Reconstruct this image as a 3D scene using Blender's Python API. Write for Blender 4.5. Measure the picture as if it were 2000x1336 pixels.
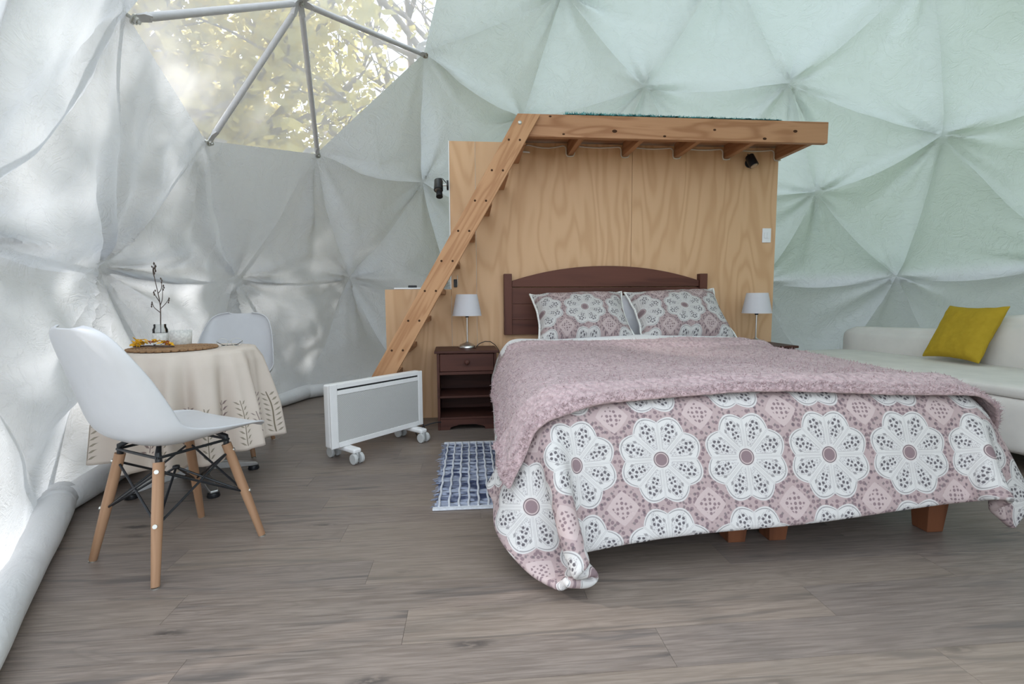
import bpy, math, random, itertools
import numpy as np
from mathutils import Vector, Matrix, noise as mnoise

for _o in list(bpy.data.objects):
    bpy.data.objects.remove(_o, do_unlink=True)
scene = bpy.context.scene
COL = scene.collection
random.seed(7)
RNG = np.random.default_rng(11)

# ------------------------------------------------------------------ camera
FPX, CAM_H, PITCH, ROLL = 935.0, 0.9, 0.087, 0.006
cam_data = bpy.data.cameras.new('camera')
cam_data.sensor_fit = 'HORIZONTAL'
cam_data.sensor_width = 36.0
cam_data.lens = 36.0 * FPX / 2000.0
cam_data.clip_start = 0.02
cam_data.clip_end = 400
cam = bpy.data.objects.new('camera', cam_data)
COL.objects.link(cam)
_F = Vector((0, math.cos(PITCH), -math.sin(PITCH)))
_U = Vector((0, math.sin(PITCH), math.cos(PITCH)))
_R = Vector((1, 0, 0))
_c, _s = math.cos(ROLL), math.sin(ROLL)
_R2 = _R * _c - _U * _s
_U2 = _R * _s + _U * _c
cam.matrix_world = Matrix(((_R2.x, _U2.x, -_F.x, 0), (_R2.y, _U2.y, -_F.y, 0),
                           (_R2.z, _U2.z, -_F.z, CAM_H), (0, 0, 0, 1)))
scene.camera = cam

# ------------------------------------------------------------------ sky, sun, exposure
world = bpy.data.worlds.new('sky')
scene.world = world
world.use_nodes = True
_bg = world.node_tree.nodes['Background']
_bg.inputs[0].default_value = (0.80, 0.90, 1.0, 1)
_bg.inputs[1].default_value = 1.5

SUN_DIR = Vector((-0.86, -0.04, 0.48)).normalized()      # towards the sun
_sun = bpy.data.lights.new('sun', 'SUN')
_sun.energy = 5.0
_sun.angle = math.radians(2.2)
_sun.color = (1.0, 0.975, 0.94)
sun = bpy.data.objects.new('sun', _sun)
sun.rotation_euler = SUN_DIR.to_track_quat('Z', 'Y').to_euler()
sun.location = SUN_DIR * 20
COL.objects.link(sun)

vs = scene.view_settings
vs.view_transform = 'Standard'
vs.look = 'None'
vs.exposure = 0.88
vs.gamma = 1.0
vs.use_curve_mapping = False

# ------------------------------------------------------------------ frames of reference
ANG = math.radians(5.0)                     # partition, bed and planks all run 5 degrees off the view
OX, OY = 0.73, 3.75                         # partition face, middle of the headboard
CA, SA = math.cos(ANG), math.sin(ANG)


def W(u, v, z=0.0):
    """u along the partition, v out of it into the room, z up -> world"""
    return Vector((OX + u * CA + v * SA, OY + u * SA - v * CA, z))


# ------------------------------------------------------------------ object helpers
def tag(o, label=None, cat=None, group=None, kind=None):
    if label: o['label'] = label
    if cat: o['category'] = cat
    if group: o['group'] = group
    if kind: o['kind'] = kind
    return o


def empty(name, loc=(0, 0, 0), rz=0.0, label=None, cat=None, group=None, kind=None, parent=None):
    o = bpy.data.objects.new(name, None)
    o.empty_display_size = 0.05
    COL.objects.link(o)
    o.location = loc
    o.rotation_euler = (0, 0, rz)
    if parent: o.parent = parent
    return tag(o, label, cat, group, kind)


class G:
    """collects geometry for one mesh object"""
    def __init__(self):
        self.v, self.f, self.uv = [], [], []

    def add(self, verts, faces, uvs=None):
        k = len(self.v)
        self.v += [tuple(map(float, p)) for p in verts]
        self.f += [tuple(i + k for i in q) for q in faces]
        return self

    def box(self, a, b, rot=None, about=None):
        x0, y0, z0 = a; x1, y1, z1 = b
        P = [Vector(p) for p in ((x0, y0, z0), (x1, y0, z0), (x1, y1, z0), (x0, y1, z0),
                                 (x0, y0, z1), (x1, y0, z1), (x1, y1, z1), (x0, y1, z1))]
        if rot is not None:
            c = Vector(about) if about is not None else Vector(((x0 + x1) / 2, (y0 + y1) / 2, (z0 + z1) / 2))
            P = [rot @ (p - c) + c for p in P]
        return self.add(P, [(0, 3, 2, 1), (4, 5, 6, 7), (0, 1, 5, 4), (1, 2, 6, 5), (2, 3, 7, 6), (3, 0, 4, 7)])

    def prism(self, poly, axis, d0, d1):
        """poly: 2-D points; axis 'x','y','z' = extrusion axis"""
        def mk(p, d):
            return {'x': (d, p[0], p[1]), 'y': (p[0], d, p[1]), 'z': (p[0], p[1], d)}[axis]
        n = len(poly)
        V = [mk(p, d0) for p in poly] + [mk(p, d1) for p in poly]
        F = [tuple(range(n - 1, -1, -1)), tuple(range(n, 2 * n))]
        F += [(i, (i + 1) % n, n + (i + 1) % n, n + i) for i in range(n)]
        return self.add(V, F)

    def tube(self, pts, r, seg=10, caps=True, closed=False):
        pts = [Vector(p) for p in pts]
        n = len(pts)
        rs = r if isinstance(r, (list, tuple)) else [r] * n
        V, F = [], []
        prev = None
        for i, p in enumerate(pts):
            if closed:
                d = pts[(i + 1) % n] - pts[i - 1]
            else:
                d = pts[min(i + 1, n - 1)] - pts[max(i - 1, 0)]
            d = d.normalized() if d.length > 1e-9 else Vector((0, 0, 1))
            if prev is None:
                ref = Vector((0, 0, 1)) if abs(d.z) < 0.9 else Vector((1, 0, 0))
                a = d.cross(ref).normalized()
            else:
                a = prev - d * prev.dot(d)
                a = a.normalized() if a.length > 1e-6 else d.orthogonal().normalized()
            prev = a
            b = d.cross(a)
            for k in range(seg):
                t = 2 * math.pi * k / seg
                V.append(p + (a * math.cos(t) + b * math.sin(t)) * rs[i])
        m = n if closed else n - 1
        for i in range(m):
            j = (i + 1) % n
            for k in range(seg):
                l = (k + 1) % seg
                F.append((i * seg + k, i * seg + l, j * seg + l, j * seg + k))
        if caps and not closed:
            F.append(tuple(range(seg - 1, -1, -1)))
            F.append(tuple((n - 1) * seg + k for k in range(seg)))
        return self.add(V, F)

    def lathe(self, prof, c=(0, 0, 0), seg=32, closed_ends=True):
        V, F = [], []
        n = len(prof)
        for r, z in prof:
            for k in range(seg):
                t = 2 * math.pi * k / seg
                V.append((c[0] + r * math.cos(t), c[1] + r * math.sin(t), c[2] + z))
        for i in range(n - 1):
            for k in range(seg):
                l = (k + 1) % seg
                F.append((i * seg + k, i * seg + l, (i + 1) * seg + l, (i + 1) * seg + k))
        if closed_ends:
            if prof[0][0] > 1e-6: F.append(tuple(range(seg - 1, -1, -1)))
            if prof[-1][0] > 1e-6: F.append(tuple((n - 1) * seg + k for k in range(seg)))
        return self.add(V, F)

    def grid(self, P):
        """P: (n, m, 3) array"""
        n, m = P.shape[:2]
        F = [(i * m + j, (i + 1) * m + j, (i + 1) * m + j + 1, i * m + j + 1) for i in range(n - 1) for j in range(m - 1)]
        return self.add(P.reshape(-1, 3), F)

    def mesh(self, name):
        me = bpy.data.meshes.new(name)
        me.from_pydata(self.v, [], self.f)
        me.validate()
        me.update()
        return me

    def build(self, name, mat, parent=None, loc=None, rz=None, smooth=False, bevel=0.0, bseg=2, subsurf=0,
              solid=0.0, label=None, cat=None, group=None, kind=None, autos=None):
        me = self.mesh(name)
        return link_mesh(me, name, mat, parent, loc, rz, smooth, bevel, bseg, subsurf, solid, label, cat, group, kind, autos)


def link_mesh(me, name, mat, parent=None, loc=None, rz=None, smooth=False, bevel=0.0, bseg=2, subsurf=0, solid=0.0,
              label=None, cat=None, group=None, kind=None, autos=None):
    if mat is not None:
        me.materials.append(mat)
    o = bpy.data.objects.new(name, me)
    COL.objects.link(o)
    if smooth or bevel or autos:
        me.polygons.foreach_set('use_smooth', [True] * len(me.polygons))
    if autos:
        me.set_sharp_from_angle(angle=math.radians(autos))
    if parent: o.parent = parent
    if loc is not None: o.location = loc
    if rz is not None: o.rotation_euler = (0, 0, rz)
    if solid:
        m = o.modifiers.new('thickness', 'SOLIDIFY'); m.thickness = solid; m.offset = 0
    if bevel:
        m = o.modifiers.new('bevel', 'BEVEL'); m.width = bevel; m.segments = bseg
        m.limit_method = 'ANGLE'; m.angle_limit = math.radians(40); m.harden_normals = True
    if subsurf:
        m = o.modifiers.new('subdivision', 'SUBSURF'); m.levels = subsurf; m.render_levels = subsurf
    return tag(o, label, cat, group, kind)


def set_uv(me, uv_per_vertex):
    lay = me.uv_layers.new(name='UVMap')
    li = np.zeros(len(me.loops), dtype=np.int32)
    me.loops.foreach_get('vertex_index', li)
    lay.data.foreach_set('uv', np.asarray(uv_per_vertex, dtype=np.float32)[li].ravel())


def copy_tree(o, parent=None):
    c = o.copy()
    COL.objects.link(c)
    if parent: c.parent = parent
    for ch in [k for k in bpy.data.objects if k.parent == o]:
        copy_tree(ch, c)
    return c


def fbm(p, s, oct=3):
    return mnoise.fractal(Vector(p) * s, 0.6, 2.0, oct)


# ------------------------------------------------------------------ node helpers
class X:
    """a scalar node expression"""
    nt = None

    def __init__(self, s): self.s = s

    @staticmethod
    def m(op, *a, clamp=False):
        n = X.nt.nodes.new('ShaderNodeMath'); n.operation = op; n.use_clamp = clamp
        for i, q in enumerate(a):
            q = q.s if isinstance(q, X) else q
            if isinstance(q, (int, float)): n.inputs[i].default_value = q
            else: X.nt.links.new(q, n.inputs[i])
        return X(n.outputs[0])

    def __add__(s, o): return X.m('ADD', s, o)
    __radd__ = __add__
    def __sub__(s, o): return X.m('SUBTRACT', s, o)
    def __rsub__(s, o): return X.m('SUBTRACT', o, s)
    def __mul__(s, o): return X.m('MULTIPLY', s, o)
    __rmul__ = __mul__
    def __truediv__(s, o): return X.m('DIVIDE', s, o)
    def __neg__(s): return X.m('MULTIPLY', s, -1.0)
    def fract(s): return X.m('FRACT', s)
    def floor(s): return X.m('FLOOR', s)
    def sin(s): return X.m('SINE', s)
    def cos(s): return X.m('COSINE', s)
    def abs(s): return X.m('ABSOLUTE', s)
    def sqrt(s): return X.m('SQRT', s)
    def lt(s, o): return X.m('LESS_THAN', s, o)
    def gt(s, o): return X.m('GREATER_THAN', s, o)
    def min(s, o): return X.m('MINIMUM', s, o)
    def max(s, o): return X.m('MAXIMUM', s, o)
    def pow(s, o): return X.m('POWER', s, o)
    def inv(s): return X.m('SUBTRACT', 1.0, s)

    def ramp(s, a, b, c=0.0, d=1.0, smooth=True):
        n = X.nt.nodes.new('ShaderNodeMapRange')
        n.interpolation_type = 'SMOOTHSTEP' if smooth else 'LINEAR'
        X.nt.links.new(s.s, n.inputs[0])
        for i, q in enumerate((a, b, c, d)): n.inputs[i + 1].default_value = q
        return X(n.outputs[0])

    def below(s, t, w=0.01): return s.ramp(t - w, t + w, 1.0, 0.0)
    def above(s, t, w=0.01): return s.ramp(t - w, t + w, 0.0, 1.0)


class Mat:
    def __init__(self, name, rough=0.6, spec=0.3, metal=0.0):
        self.m = bpy.data.materials.new(name)
        self.m.use_nodes = True
        self.nt = self.m.node_tree
        self.bs = self.nt.nodes['Principled BSDF']
        self.out = self.nt.nodes['Material Output']
        self.bs.inputs['Roughness'].default_value = rough
        self.bs.inputs['Specular IOR Level'].default_value = spec
        self.bs.inputs['Metallic'].default_value = metal
        X.nt = self.nt

    def node(self, t, **k):
        n = self.nt.nodes.new(t)
        for a, b in k.items(): setattr(n, a, b)
        return n

    def link(self, a, b):
        self.nt.links.new(a.s if isinstance(a, X) else a, b)

    def coord(self, kind='Object', scale=(1, 1, 1), loc=(0, 0, 0), rot=(0, 0, 0)):
        if kind == 'World':
            s = self.node('ShaderNodeNewGeometry').outputs['Position']
        elif kind == 'UV':
            s = self.node('ShaderNodeUVMap').outputs[0]
        else:
            s = self.node('ShaderNodeTexCoord').outputs[kind]
        mp = self.node('ShaderNodeMapping')
        mp.inputs['Scale'].default_value = scale
        mp.inputs['Location'].default_value = loc
        mp.inputs['Rotation'].default_value = rot
        self.link(s, mp.inputs[0])
        return mp.outputs[0]

    def rand(self):
        return X(self.node('ShaderNodeObjectInfo').outputs['Random'])

    def shift(self, vec, amount):
        """vec + amount * object random (so alike pieces differ)"""
        r = self.rand()
        cx = self.node('ShaderNodeCombineXYZ')
        for i in range(3): self.link(r * amount[i], cx.inputs[i])
        n = self.node('ShaderNodeVectorMath', operation='ADD')
        self.link(vec, n.inputs[0]); self.link(cx.outputs[0], n.inputs[1])
        return n.outputs[0]

    def xyz(self, vec):
        n = self.node('ShaderNodeSeparateXYZ'); self.link(vec, n.inputs[0])
        return X(n.outputs[0]), X(n.outputs[1]), X(n.outputs[2])

    def noise(self, vec, scale=5, detail=3, rough=0.55, dist=0.0):
        n = self.node('ShaderNodeTexNoise')
        n.inputs['Scale'].default_value = scale
        n.inputs['Detail'].default_value = detail
        n.inputs['Roughness'].default_value = rough
        n.inputs['Distortion'].default_value = dist
        self.link(vec, n.inputs['Vector'])
        return X(n.outputs[0])

    def voro(self, vec, scale=10, feature='F1', rnd=1.0, out='Distance'):
        n = self.node('ShaderNodeTexVoronoi', feature=feature)
        n.inputs['Scale'].default_value = scale
        n.inputs['Randomness'].default_value = rnd
        self.link(vec, n.inputs['Vector'])
        return X(n.outputs[out])

    def mix(self, fac, a, b):
        n = self.node('ShaderNodeMix', data_type='RGBA')
        if isinstance(fac, (int, float)): n.inputs[0].default_value = fac
        else: self.link(fac, n.inputs[0])
        for i, q in ((6, a), (7, b)):
            if isinstance(q, tuple): n.inputs[i].default_value = (*q, 1)
            else: self.link(q, n.inputs[i])
        return n.outputs[2]

    def color(self, c):
        if isinstance(c, tuple): self.bs.inputs['Base Color'].default_value = (*c, 1)
        else: self.link(c, self.bs.inputs['Base Color'])
        return self

    def bump(self, h, strength=0.3, dist=0.01, target=None):
        n = self.node('ShaderNodeBump')
        n.inputs['Strength'].default_value = strength
        n.inputs['Distance'].default_value = dist
        self.link(h, n.inputs['Height'])
        self.link(n.outputs[0], (target or self.bs).inputs['Normal'])
        return n.outputs[0]


def plain(name, c, rough=0.5, spec=0.3, metal=0.0, var=0.06, scale=25, bump=0.0, bscale=200):
    m = Mat(name, rough, spec, metal)
    v = m.coord('Object')
    f = m.noise(v, scale, 3).ramp(0.3, 0.7)
    m.color(m.mix(f, tuple(q * (1 - var) for q in c), tuple(min(1, q * (1 + var)) for q in c)))
    if bump: m.bump(m.noise(v, bscale, 2), bump, 0.002)
    return m.m


# ------------------------------------------------------------------ materials
def wood(name, light, dark, along=0, stretch=9.0, scale=9.0, contour=7.0, rough=0.55, spec=0.25, knots=0.0, var=0.25, fine=1.0,
         kind='Object', knotscale=2.2):
    """along: axis of the grain; growth-ring figure = contour lines of a stretched noise field"""
    m = Mat(name, rough, spec)
    sc = [1.0, 1.0, 1.0]; sc[along] = 1.0 / stretch
    base = m.coord(kind)
    base = m.shift(base, (13.7, 7.3, 5.1))
    mp = m.node('ShaderNodeMapping'); mp.inputs['Scale'].default_value = sc
    m.link(base, mp.inputs[0])
    field = m.noise(mp.outputs[0], scale, 2, 0.45, 0.4)
    ring = (field * contour).fract()
    ring = (ring * 6.2832).sin() * 0.5 + 0.5
    mp2 = m.node('ShaderNodeMapping')
    sc2 = [1.0, 1.0, 1.0]; sc2[along] = 0.03
    mp2.inputs['Scale'].default_value = sc2
    m.link(base, mp2.inputs[0])
    fib = m.noise(mp2.outputs[0], 160, 3, 0.6)
    tone = m.noise(mp.outputs[0], scale * 0.35, 2)
    f = (ring.pow(2.0) * 0.55 + fib * 0.35 * fine + tone * 0.35 - 0.18)
    if kind == 'Object' and var:
        f = f + (m.rand() - 0.5) * var
    if knots:
        k = m.voro(mp.outputs[0], knotscale, rnd=1.0)
        f = f + k.ramp(0.02, knots, 1.0, 0.0)
    f = X.m('ADD', f, 0.0, clamp=True)
    m.color(m.mix(f, light, dark))
    m.bump(fib * 0.5 + ring * 0.3, 0.15, 0.002)
    return m.m


M = {}
M['ply'] = wood('pine_plywood', (0.66, 0.42, 0.245), (0.52, 0.30, 0.155), along=2, stretch=5.5, scale=4.2, contour=8.0, rough=0.5,
                knots=0.0, var=0.06, fine=0.5)
M['fir_x'] = wood('fir_beam', (0.50, 0.27, 0.145), (0.29, 0.125, 0.055), along=0, stretch=7, scale=10, contour=5.0, rough=0.5, knots=0.045, var=0.1)
M['fir_y'] = wood('fir_joist', (0.46, 0.24, 0.125), (0.27, 0.115, 0.05), along=1, stretch=9, scale=10, contour=5.0, rough=0.55)
M['fir_z'] = wood('fir_stringer', (0.54, 0.30, 0.155), (0.35, 0.16, 0.07), along=2, stretch=11, scale=14, contour=5.0, rough=0.5, var=0.0)
M['walnut'] = wood('dark_stained_wood', (0.135, 0.052, 0.036), (0.066, 0.025, 0.018), along=0, stretch=10, scale=9, contour=3.0, rough=0.5, spec=0.2)
M['walnut_z'] = wood('dark_stained_wood_upright', (0.135, 0.052, 0.036), (0.066, 0.025, 0.018), along=2, stretch=10, scale=9, contour=3.0, rough=0.5, spec=0.2)
M['stand'] = wood('nightstand_wood', (0.095, 0.037, 0.027), (0.046, 0.018, 0.014), along=0, stretch=10, scale=9, contour=3.0, rough=0.5, spec=0.2)
M['beech'] = wood('beech_leg', (0.40, 0.235, 0.14), (0.29, 0.16, 0.09), along=2, stretch=14, scale=20, contour=3.0, rough=0.45)
M['bedleg'] = wood('bed_leg_wood', (0.19, 0.07, 0.032), (0.10, 0.036, 0.017), along=2, stretch=8, scale=12, contour=3.0)
M['white_plastic'] = plain('white_plastic', (0.80, 0.80, 0.82), 0.32, 0.45, var=0.01)
M['shell'] = plain('shell_plastic', (0.55, 0.55, 0.57), 0.32, 0.4, var=0.01)
M['white_enamel'] = plain('white_enamel', (0.78, 0.77, 0.76), 0.35, 0.4, var=0.015)
M['grey_plastic'] = plain('grey_plastic', (0.50, 0.50, 0.49), 0.5, 0.3, var=0.04)
M['black'] = plain('black_plastic', (0.012, 0.013, 0.016), 0.35, 0.4, var=0.2)
M['chrome'] = plain('brushed_metal', (0.62, 0.61, 0.59), 0.28, 0.5, 1.0, var=0.03)
M['bolt'] = plain('bolt_steel', (0.55, 0.54, 0.50), 0.35, 0.5, 0.9, var=0.05)
M['alu'] = plain('aluminium', (0.58, 0.58, 0.58), 0.4, 0.5, 0.9, var=0.05)
M['hole'] = plain('screw_hole', (0.06, 0.028, 0.015), 0.8, 0.1)
M['strut'] = plain('painted_steel', (0.50, 0.49, 0.50), 0.42, 0.4, var=0.03)
M['dark_mesh'] = plain('slot_dark', (0.03, 0.03, 0.032), 0.7, 0.2)
M['cord_white'] = plain('cable_white', (0.62, 0.54, 0.45), 0.5, 0.3)
M['sofa'] = plain('off_white_slipcover', (0.72, 0.685, 0.65), 0.9, 0.1, var=0.04, scale=6, bump=0.25, bscale=500)
M['sheet'] = plain('white_cotton', (0.80, 0.79, 0.81), 0.9, 0.1, var=0.02, bump=0.2, bscale=300)
M['boxspring'] = plain('grey_box_spring', (0.20, 0.19, 0.20), 0.9, 0.1)
M['soil'] = plain('dry_ground', (0.20, 0.17, 0.10), 0.95, 0.05, var=0.4, scale=1.5)
M['grass'] = plain('bank_grass', (0.20, 0.25, 0.15), 0.95, 0.05, var=0.35, scale=0.8)
M['bark'] = plain('bark', (0.26, 0.22, 0.22), 0.9, 0.1, var=0.3, scale=8)
M['hill'] = plain('scrub_hillside', (0.20, 0.19, 0.21), 0.95, 0.05, var=0.45, scale=0.35)


def _shade():
    m = Mat('lamp_shade_fabric', 0.9, 0.1)
    m.color((0.80, 0.79, 0.82))
    tr = m.node('ShaderNodeBsdfTranslucent'); tr.inputs[0].default_value = (0.75, 0.73, 0.75, 1)
    mx = m.node('ShaderNodeMixShader'); mx.inputs[0].default_value = 0.35
    m.link(m.bs.outputs[0], mx.inputs[1]); m.link(tr.outputs[0], mx.inputs[2]); m.link(mx.outputs[0], m.out.inputs[0])
    return m.m
M['shade'] = _shade()


def _floor():
    m = Mat('grey_oak_laminate', 0.42, 0.35)
    base = m.shift(m.coord('Object'), (31.0, 17.0, 3.0))
    def st(sx, sy): 
        n = m.node('ShaderNodeMapping'); n.inputs['Scale'].default_value = (sx, sy, 1); m.link(base, n.inputs[0]); return n.outputs[0]
    grain = m.noise(st(1.2, 26), 5, 4, 0.6, 0.6)
    streak = m.noise(st(0.7, 9), 2.6, 3, 0.5, 0.8)
    fib = m.noise(st(3, 150), 4, 2, 0.6)
    knot = m.voro(st(1.0, 3.2), 2.3).ramp(0.03, 0.20, 1.0, 0.0) * m.noise(st(6, 16), 4, 3).ramp(0.32, 0.55)
    cath = ((m.noise(st(0.8, 6.5), 2.0, 2, 0.4, 0.5) * 11.0).fract() * 6.2832).sin() * 0.5 + 0.5
    c = m.mix(grain.ramp(0.32, 0.68), (0.165, 0.128, 0.107), (0.258, 0.209, 0.179))
    c = m.mix(cath.pow(3.0) * 0.22, c, (0.098, 0.077, 0.066))
    c = m.mix(fib.ramp(0.45, 0.7) * 0.3, c, (0.12, 0.095, 0.08))
    c = m.mix(streak.ramp(0.56, 0.72) * 0.72, c, (0.075, 0.066, 0.064))
    c = m.mix(X.m('MINIMUM', knot, 0.85), c, (0.045, 0.037, 0.034))
    r = m.rand()
    c = m.mix(r.ramp(0.55, 1.0) * 0.30, c, (0.25, 0.20, 0.155))
    c = m.mix(r.ramp(0.45, 0.0) * 0.28, c, (0.13, 0.112, 0.105))
    m.color(c)
    m.bump(fib + grain, 0.12, 0.001)
    return m.m
M['floor'] = _floor()


def _liner():
    m = Mat('dome_liner_fabric', 0.55, 0.25)
    wpos = m.coord('World')
    x, y, z = m.xyz(wpos)
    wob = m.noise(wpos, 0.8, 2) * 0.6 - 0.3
    # green light through the liner painted in as a tint, high up and rightwards
    green_light = (z + wob * 0.15).ramp(1.06, 1.20) * (x + wob * 1.5).ramp(-1.6, 0.0)
    col = m.mix(green_light, (0.59, 0.61, 0.645), (0.505, 0.575, 0.54))
    n1 = m.coord('World', (1, 1, 1))
    cr1 = m.noise(n1, 4.5, 5, 0.62, 1.6)
    ridg = (cr1 - 0.5).abs().ramp(0.0, 0.05, 1.0, 0.0)
    cr2 = m.noise(m.coord('World', (0.7, 0.7, 3.0)), 9, 4, 0.6, 1.2)
    ridg2 = (cr2 - 0.5).abs().ramp(0.0, 0.06, 1.0, 0.0)
    hgt = ridg * 0.4 + ridg2 * 0.12 + m.noise(n1, 30, 3) * 0.18 + cr1 * 1.2
    nrm = m.bump(hgt, 0.38, 0.02)
    m.color(col)
    tr = m.node('ShaderNodeBsdfTranslucent')
    m.link(m.mix(0.25, col, (0.8, 0.8, 0.8)), tr.inputs[0]); m.link(nrm, tr.inputs['Normal'])
    mx = m.node('ShaderNodeMixShader'); mx.inputs[0].default_value = 0.48
    m.link(m.bs.outputs[0], mx.inputs[1]); m.link(tr.outputs[0], mx.inputs[2]); m.link(mx.outputs[0], m.out.inputs[0])
    return m.m
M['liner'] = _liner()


def _roll():
    m = Mat('liner_skirt_roll', 0.6, 0.25)
    v = m.coord('World')
    m.color(m.mix(m.noise(v, 7, 3), (0.62, 0.62, 0.63), (0.72, 0.72, 0.72)))
    m.bump(m.noise(v, 14, 4, 0.6, 1.0), 0.3, 0.02)
    return m.m
M['roll'] = _roll()


def _film():
    m = Mat('clear_pvc_film', 0.15, 0.4)
    v = m.coord('World')
    tp = m.node('ShaderNodeBsdfTransparent'); tp.inputs[0].default_value = (0.97, 0.97, 0.98, 1)
    tr = m.node('ShaderNodeBsdfTranslucent'); tr.inputs[0].default_value = (0.95, 0.95, 0.98, 1)
    m.color((0.9, 0.9, 0.92))
    a = m.node('ShaderNodeMixShader'); a.inputs[0].default_value = 0.12
    m.link(tr.outputs[0], a.inputs[1]); m.link(m.bs.outputs[0], a.inputs[2])
    b = m.node('ShaderNodeMixShader')
    m.link(m.noise(v, 2.2, 3).ramp(0.25, 0.75, 0.66, 0.55), b.inputs[0])
    m.link(a.outputs[0], b.inputs[1]); m.link(tp.outputs[0], b.inputs[2])
    m.bump(m.noise(v, 3, 3, 0.5, 1.0), 0.2, 0.02)
    m.link(b.outputs[0], m.out.inputs[0])
    return m.m
M['film'] = _film()


def _leaf(name, a, b):
    m = Mat(name, 0.8, 0.1)
    v = m.coord('Object')
    c = m.mix(m.noise(v, 1.3, 3).ramp(0.35, 0.65), a, b)
    m.color(c)
    tr = m.node('ShaderNodeBsdfTranslucent'); m.link(c, tr.inputs[0])
    mx = m.node('ShaderNodeMixShader'); mx.inputs[0].default_value = 0.5
    m.link(m.bs.outputs[0], mx.inputs[1]); m.link(tr.outputs[0], mx.inputs[2]); m.link(mx.outputs[0], m.out.inputs[0])
    return m.m
M['leaf_yellow'] = _leaf('autumn_leaves', (0.80, 0.68, 0.24), (0.60, 0.56, 0.30))
M['leaf_grey'] = _leaf('dull_leaves', (0.36, 0.32, 0.26), (0.30, 0.29, 0.30))


def _medallion(name, p=0.32, ou=0.0, ov=0.0, white_v=None, tuft=True):
    """printed lace medallions, 8 petals, on a square repeat p (metres of cloth)"""
    m = Mat(name, 0.92, 0.08)
    uv = m.coord('UV')
    u, v, _z = m.xyz(uv)
    fu = ((u + ou) / p).fract() - 0.5
    fv = ((v + ov) / p).fract() - 0.5
    r = (fu * fu + fv * fv).sqrt()
    th = X.m('ARCTAN2', fv, fu)
    a = (th * (8 / 6.283185) + 0.5 + 4.0).fract() - 0.5          # 0 on a spoke... petals between
    b = (th * (8 / 6.283185) + 4.0).fract() - 0.5                # 0 in the middle of a petal
    tb = b * (6.283185 / 8) * r
    ta = a * (6.283185 / 8) * r
    white = (0.54, 0.52, 0.505)
    pink = (0.37, 0.285, 0.28)
    palep = (0.45, 0.36, 0.35)
    mauve = (0.215, 0.155, 0.165)
    grey = (0.085, 0.075, 0.085)
    # ground between the medallions: pale pink with mauve pebbles
    vd = m.voro(uv, 58 * 0.32 / p, rnd=0.55)
    c = m.mix(vd.below(0.40, 0.06), pink, mauve)
    # dark leaf dashes in a ring round each medallion
    ring = ((r - 0.515).abs()).below(0.016, 0.006) * ((th * (40 / 6.283185)).fract() - 0.5).abs().below(0.15, 0.06)
    c = m.mix(ring * 0.6, c, grey)
    # diamonds at the corners of the repeat
    du = fu.abs() * -1.0 + 0.5
    dv = fv.abs() * -1.0 + 0.5
    dd = du + dv
    dd = dd * 0.75 + (du * du + dv * dv).sqrt() * 0.35
    c = m.mix(dd.below(0.205, 0.006), c, palep)
    dots = m.voro(uv, 62 * 0.32 / p, rnd=0.3)
    c = m.mix(dd.below(0.135, 0.006), c, m.mix(dots.below(0.36, 0.05), palep, mauve))
    # medallion body
    scal = r + tb * tb * 3.0
    c = m.mix(scal.below(0.497, 0.008), c, white)
    rim = (scal - 0.474).abs().below(0.0065, 0.004) * (1.0 - (ta.abs()).below(0.016, 0.004))
    c = m.mix(rim * 0.6, c, grey)
    # teardrop petals: pale grey-pink filling with an outline
    w = r * 0.385 - 0.019
    tear = (tb.abs() - w.min(((0.480 - r).max(0.0) * 0.055).sqrt()).min(0.125))
    inside = tear.below(-0.016, 0.004) * r.above(0.12, 0.005)
    outline = (tear + 0.010).abs().below(0.0045, 0.003) * r.above(0.12, 0.005) * r.below(0.43, 0.01)
    lace = m.voro(uv, 120 * 0.32 / p, 'DISTANCE_TO_EDGE').below(0.13, 0.06)
    c = m.mix(inside * 0.8, c, m.mix(lace, (0.34, 0.32, 0.32), (0.54, 0.52, 0.51)))
    c = m.mix(outline * 0.55, c, (0.28, 0.26, 0.26))
    spoke = (ta.abs() - 0.0065).abs().below(0.0022, 0.0016) * r.above(0.10, 0.005) * r.below(0.45, 0.01)
    c = m.mix(spoke * 0.45, c, (0.22, 0.20, 0.21))
    # black blossoms inside each petal
    for rc, rad, dot, n in ((0.365, 0.040, 0.021, 5), (0.255, 0.030, 0.018, 4)):
        xx = r - rc
        ph = X.m('ARCTAN2', tb, xx)
        k = (ph * (n / 6.283185) + 10.0).fract() - 0.5
        rr = (xx * xx + tb * tb).sqrt()
        tt = k * (6.283185 / n) * rad
        q = ((rr - rad) * (rr - rad) + tt * tt).sqrt()
        c = m.mix(q.below(dot * 0.8, 0.004) * 0.92, c, grey)
    # side leaves
    lf = ((r - 0.35).abs() * 0.55 + (tb.abs() - 0.088).abs()).below(0.016, 0.004)
    c = m.mix(lf * 0.6, c, grey)
    # centre
    c = m.mix(r.below(0.092, 0.005), c, palep)
    c = m.mix(r.below(0.066, 0.005), c, mauve)
    c = m.mix((r - 0.083).abs().below(0.004, 0.003), c, grey)
    if white_v is not None:
        c = m.mix(v.below(white_v, 0.012) * u.abs().below(0.86, 0.01), c, (0.80, 0.785, 0.79))
    m.color(c)
    h = m.noise(uv, 14, 3) + m.noise(uv, 240, 2) * 0.15
    m.bump(h, 0.35, 0.02)
    return m.m
M['duvet'] = _medallion('duvet_lace_print', 0.295, ou=0.16 + 0.12, ov=0.085, white_v=0.20)
M['sham'] = _medallion('pillow_lace_print', 0.30, ou=0.15, ov=0.15)


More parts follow.
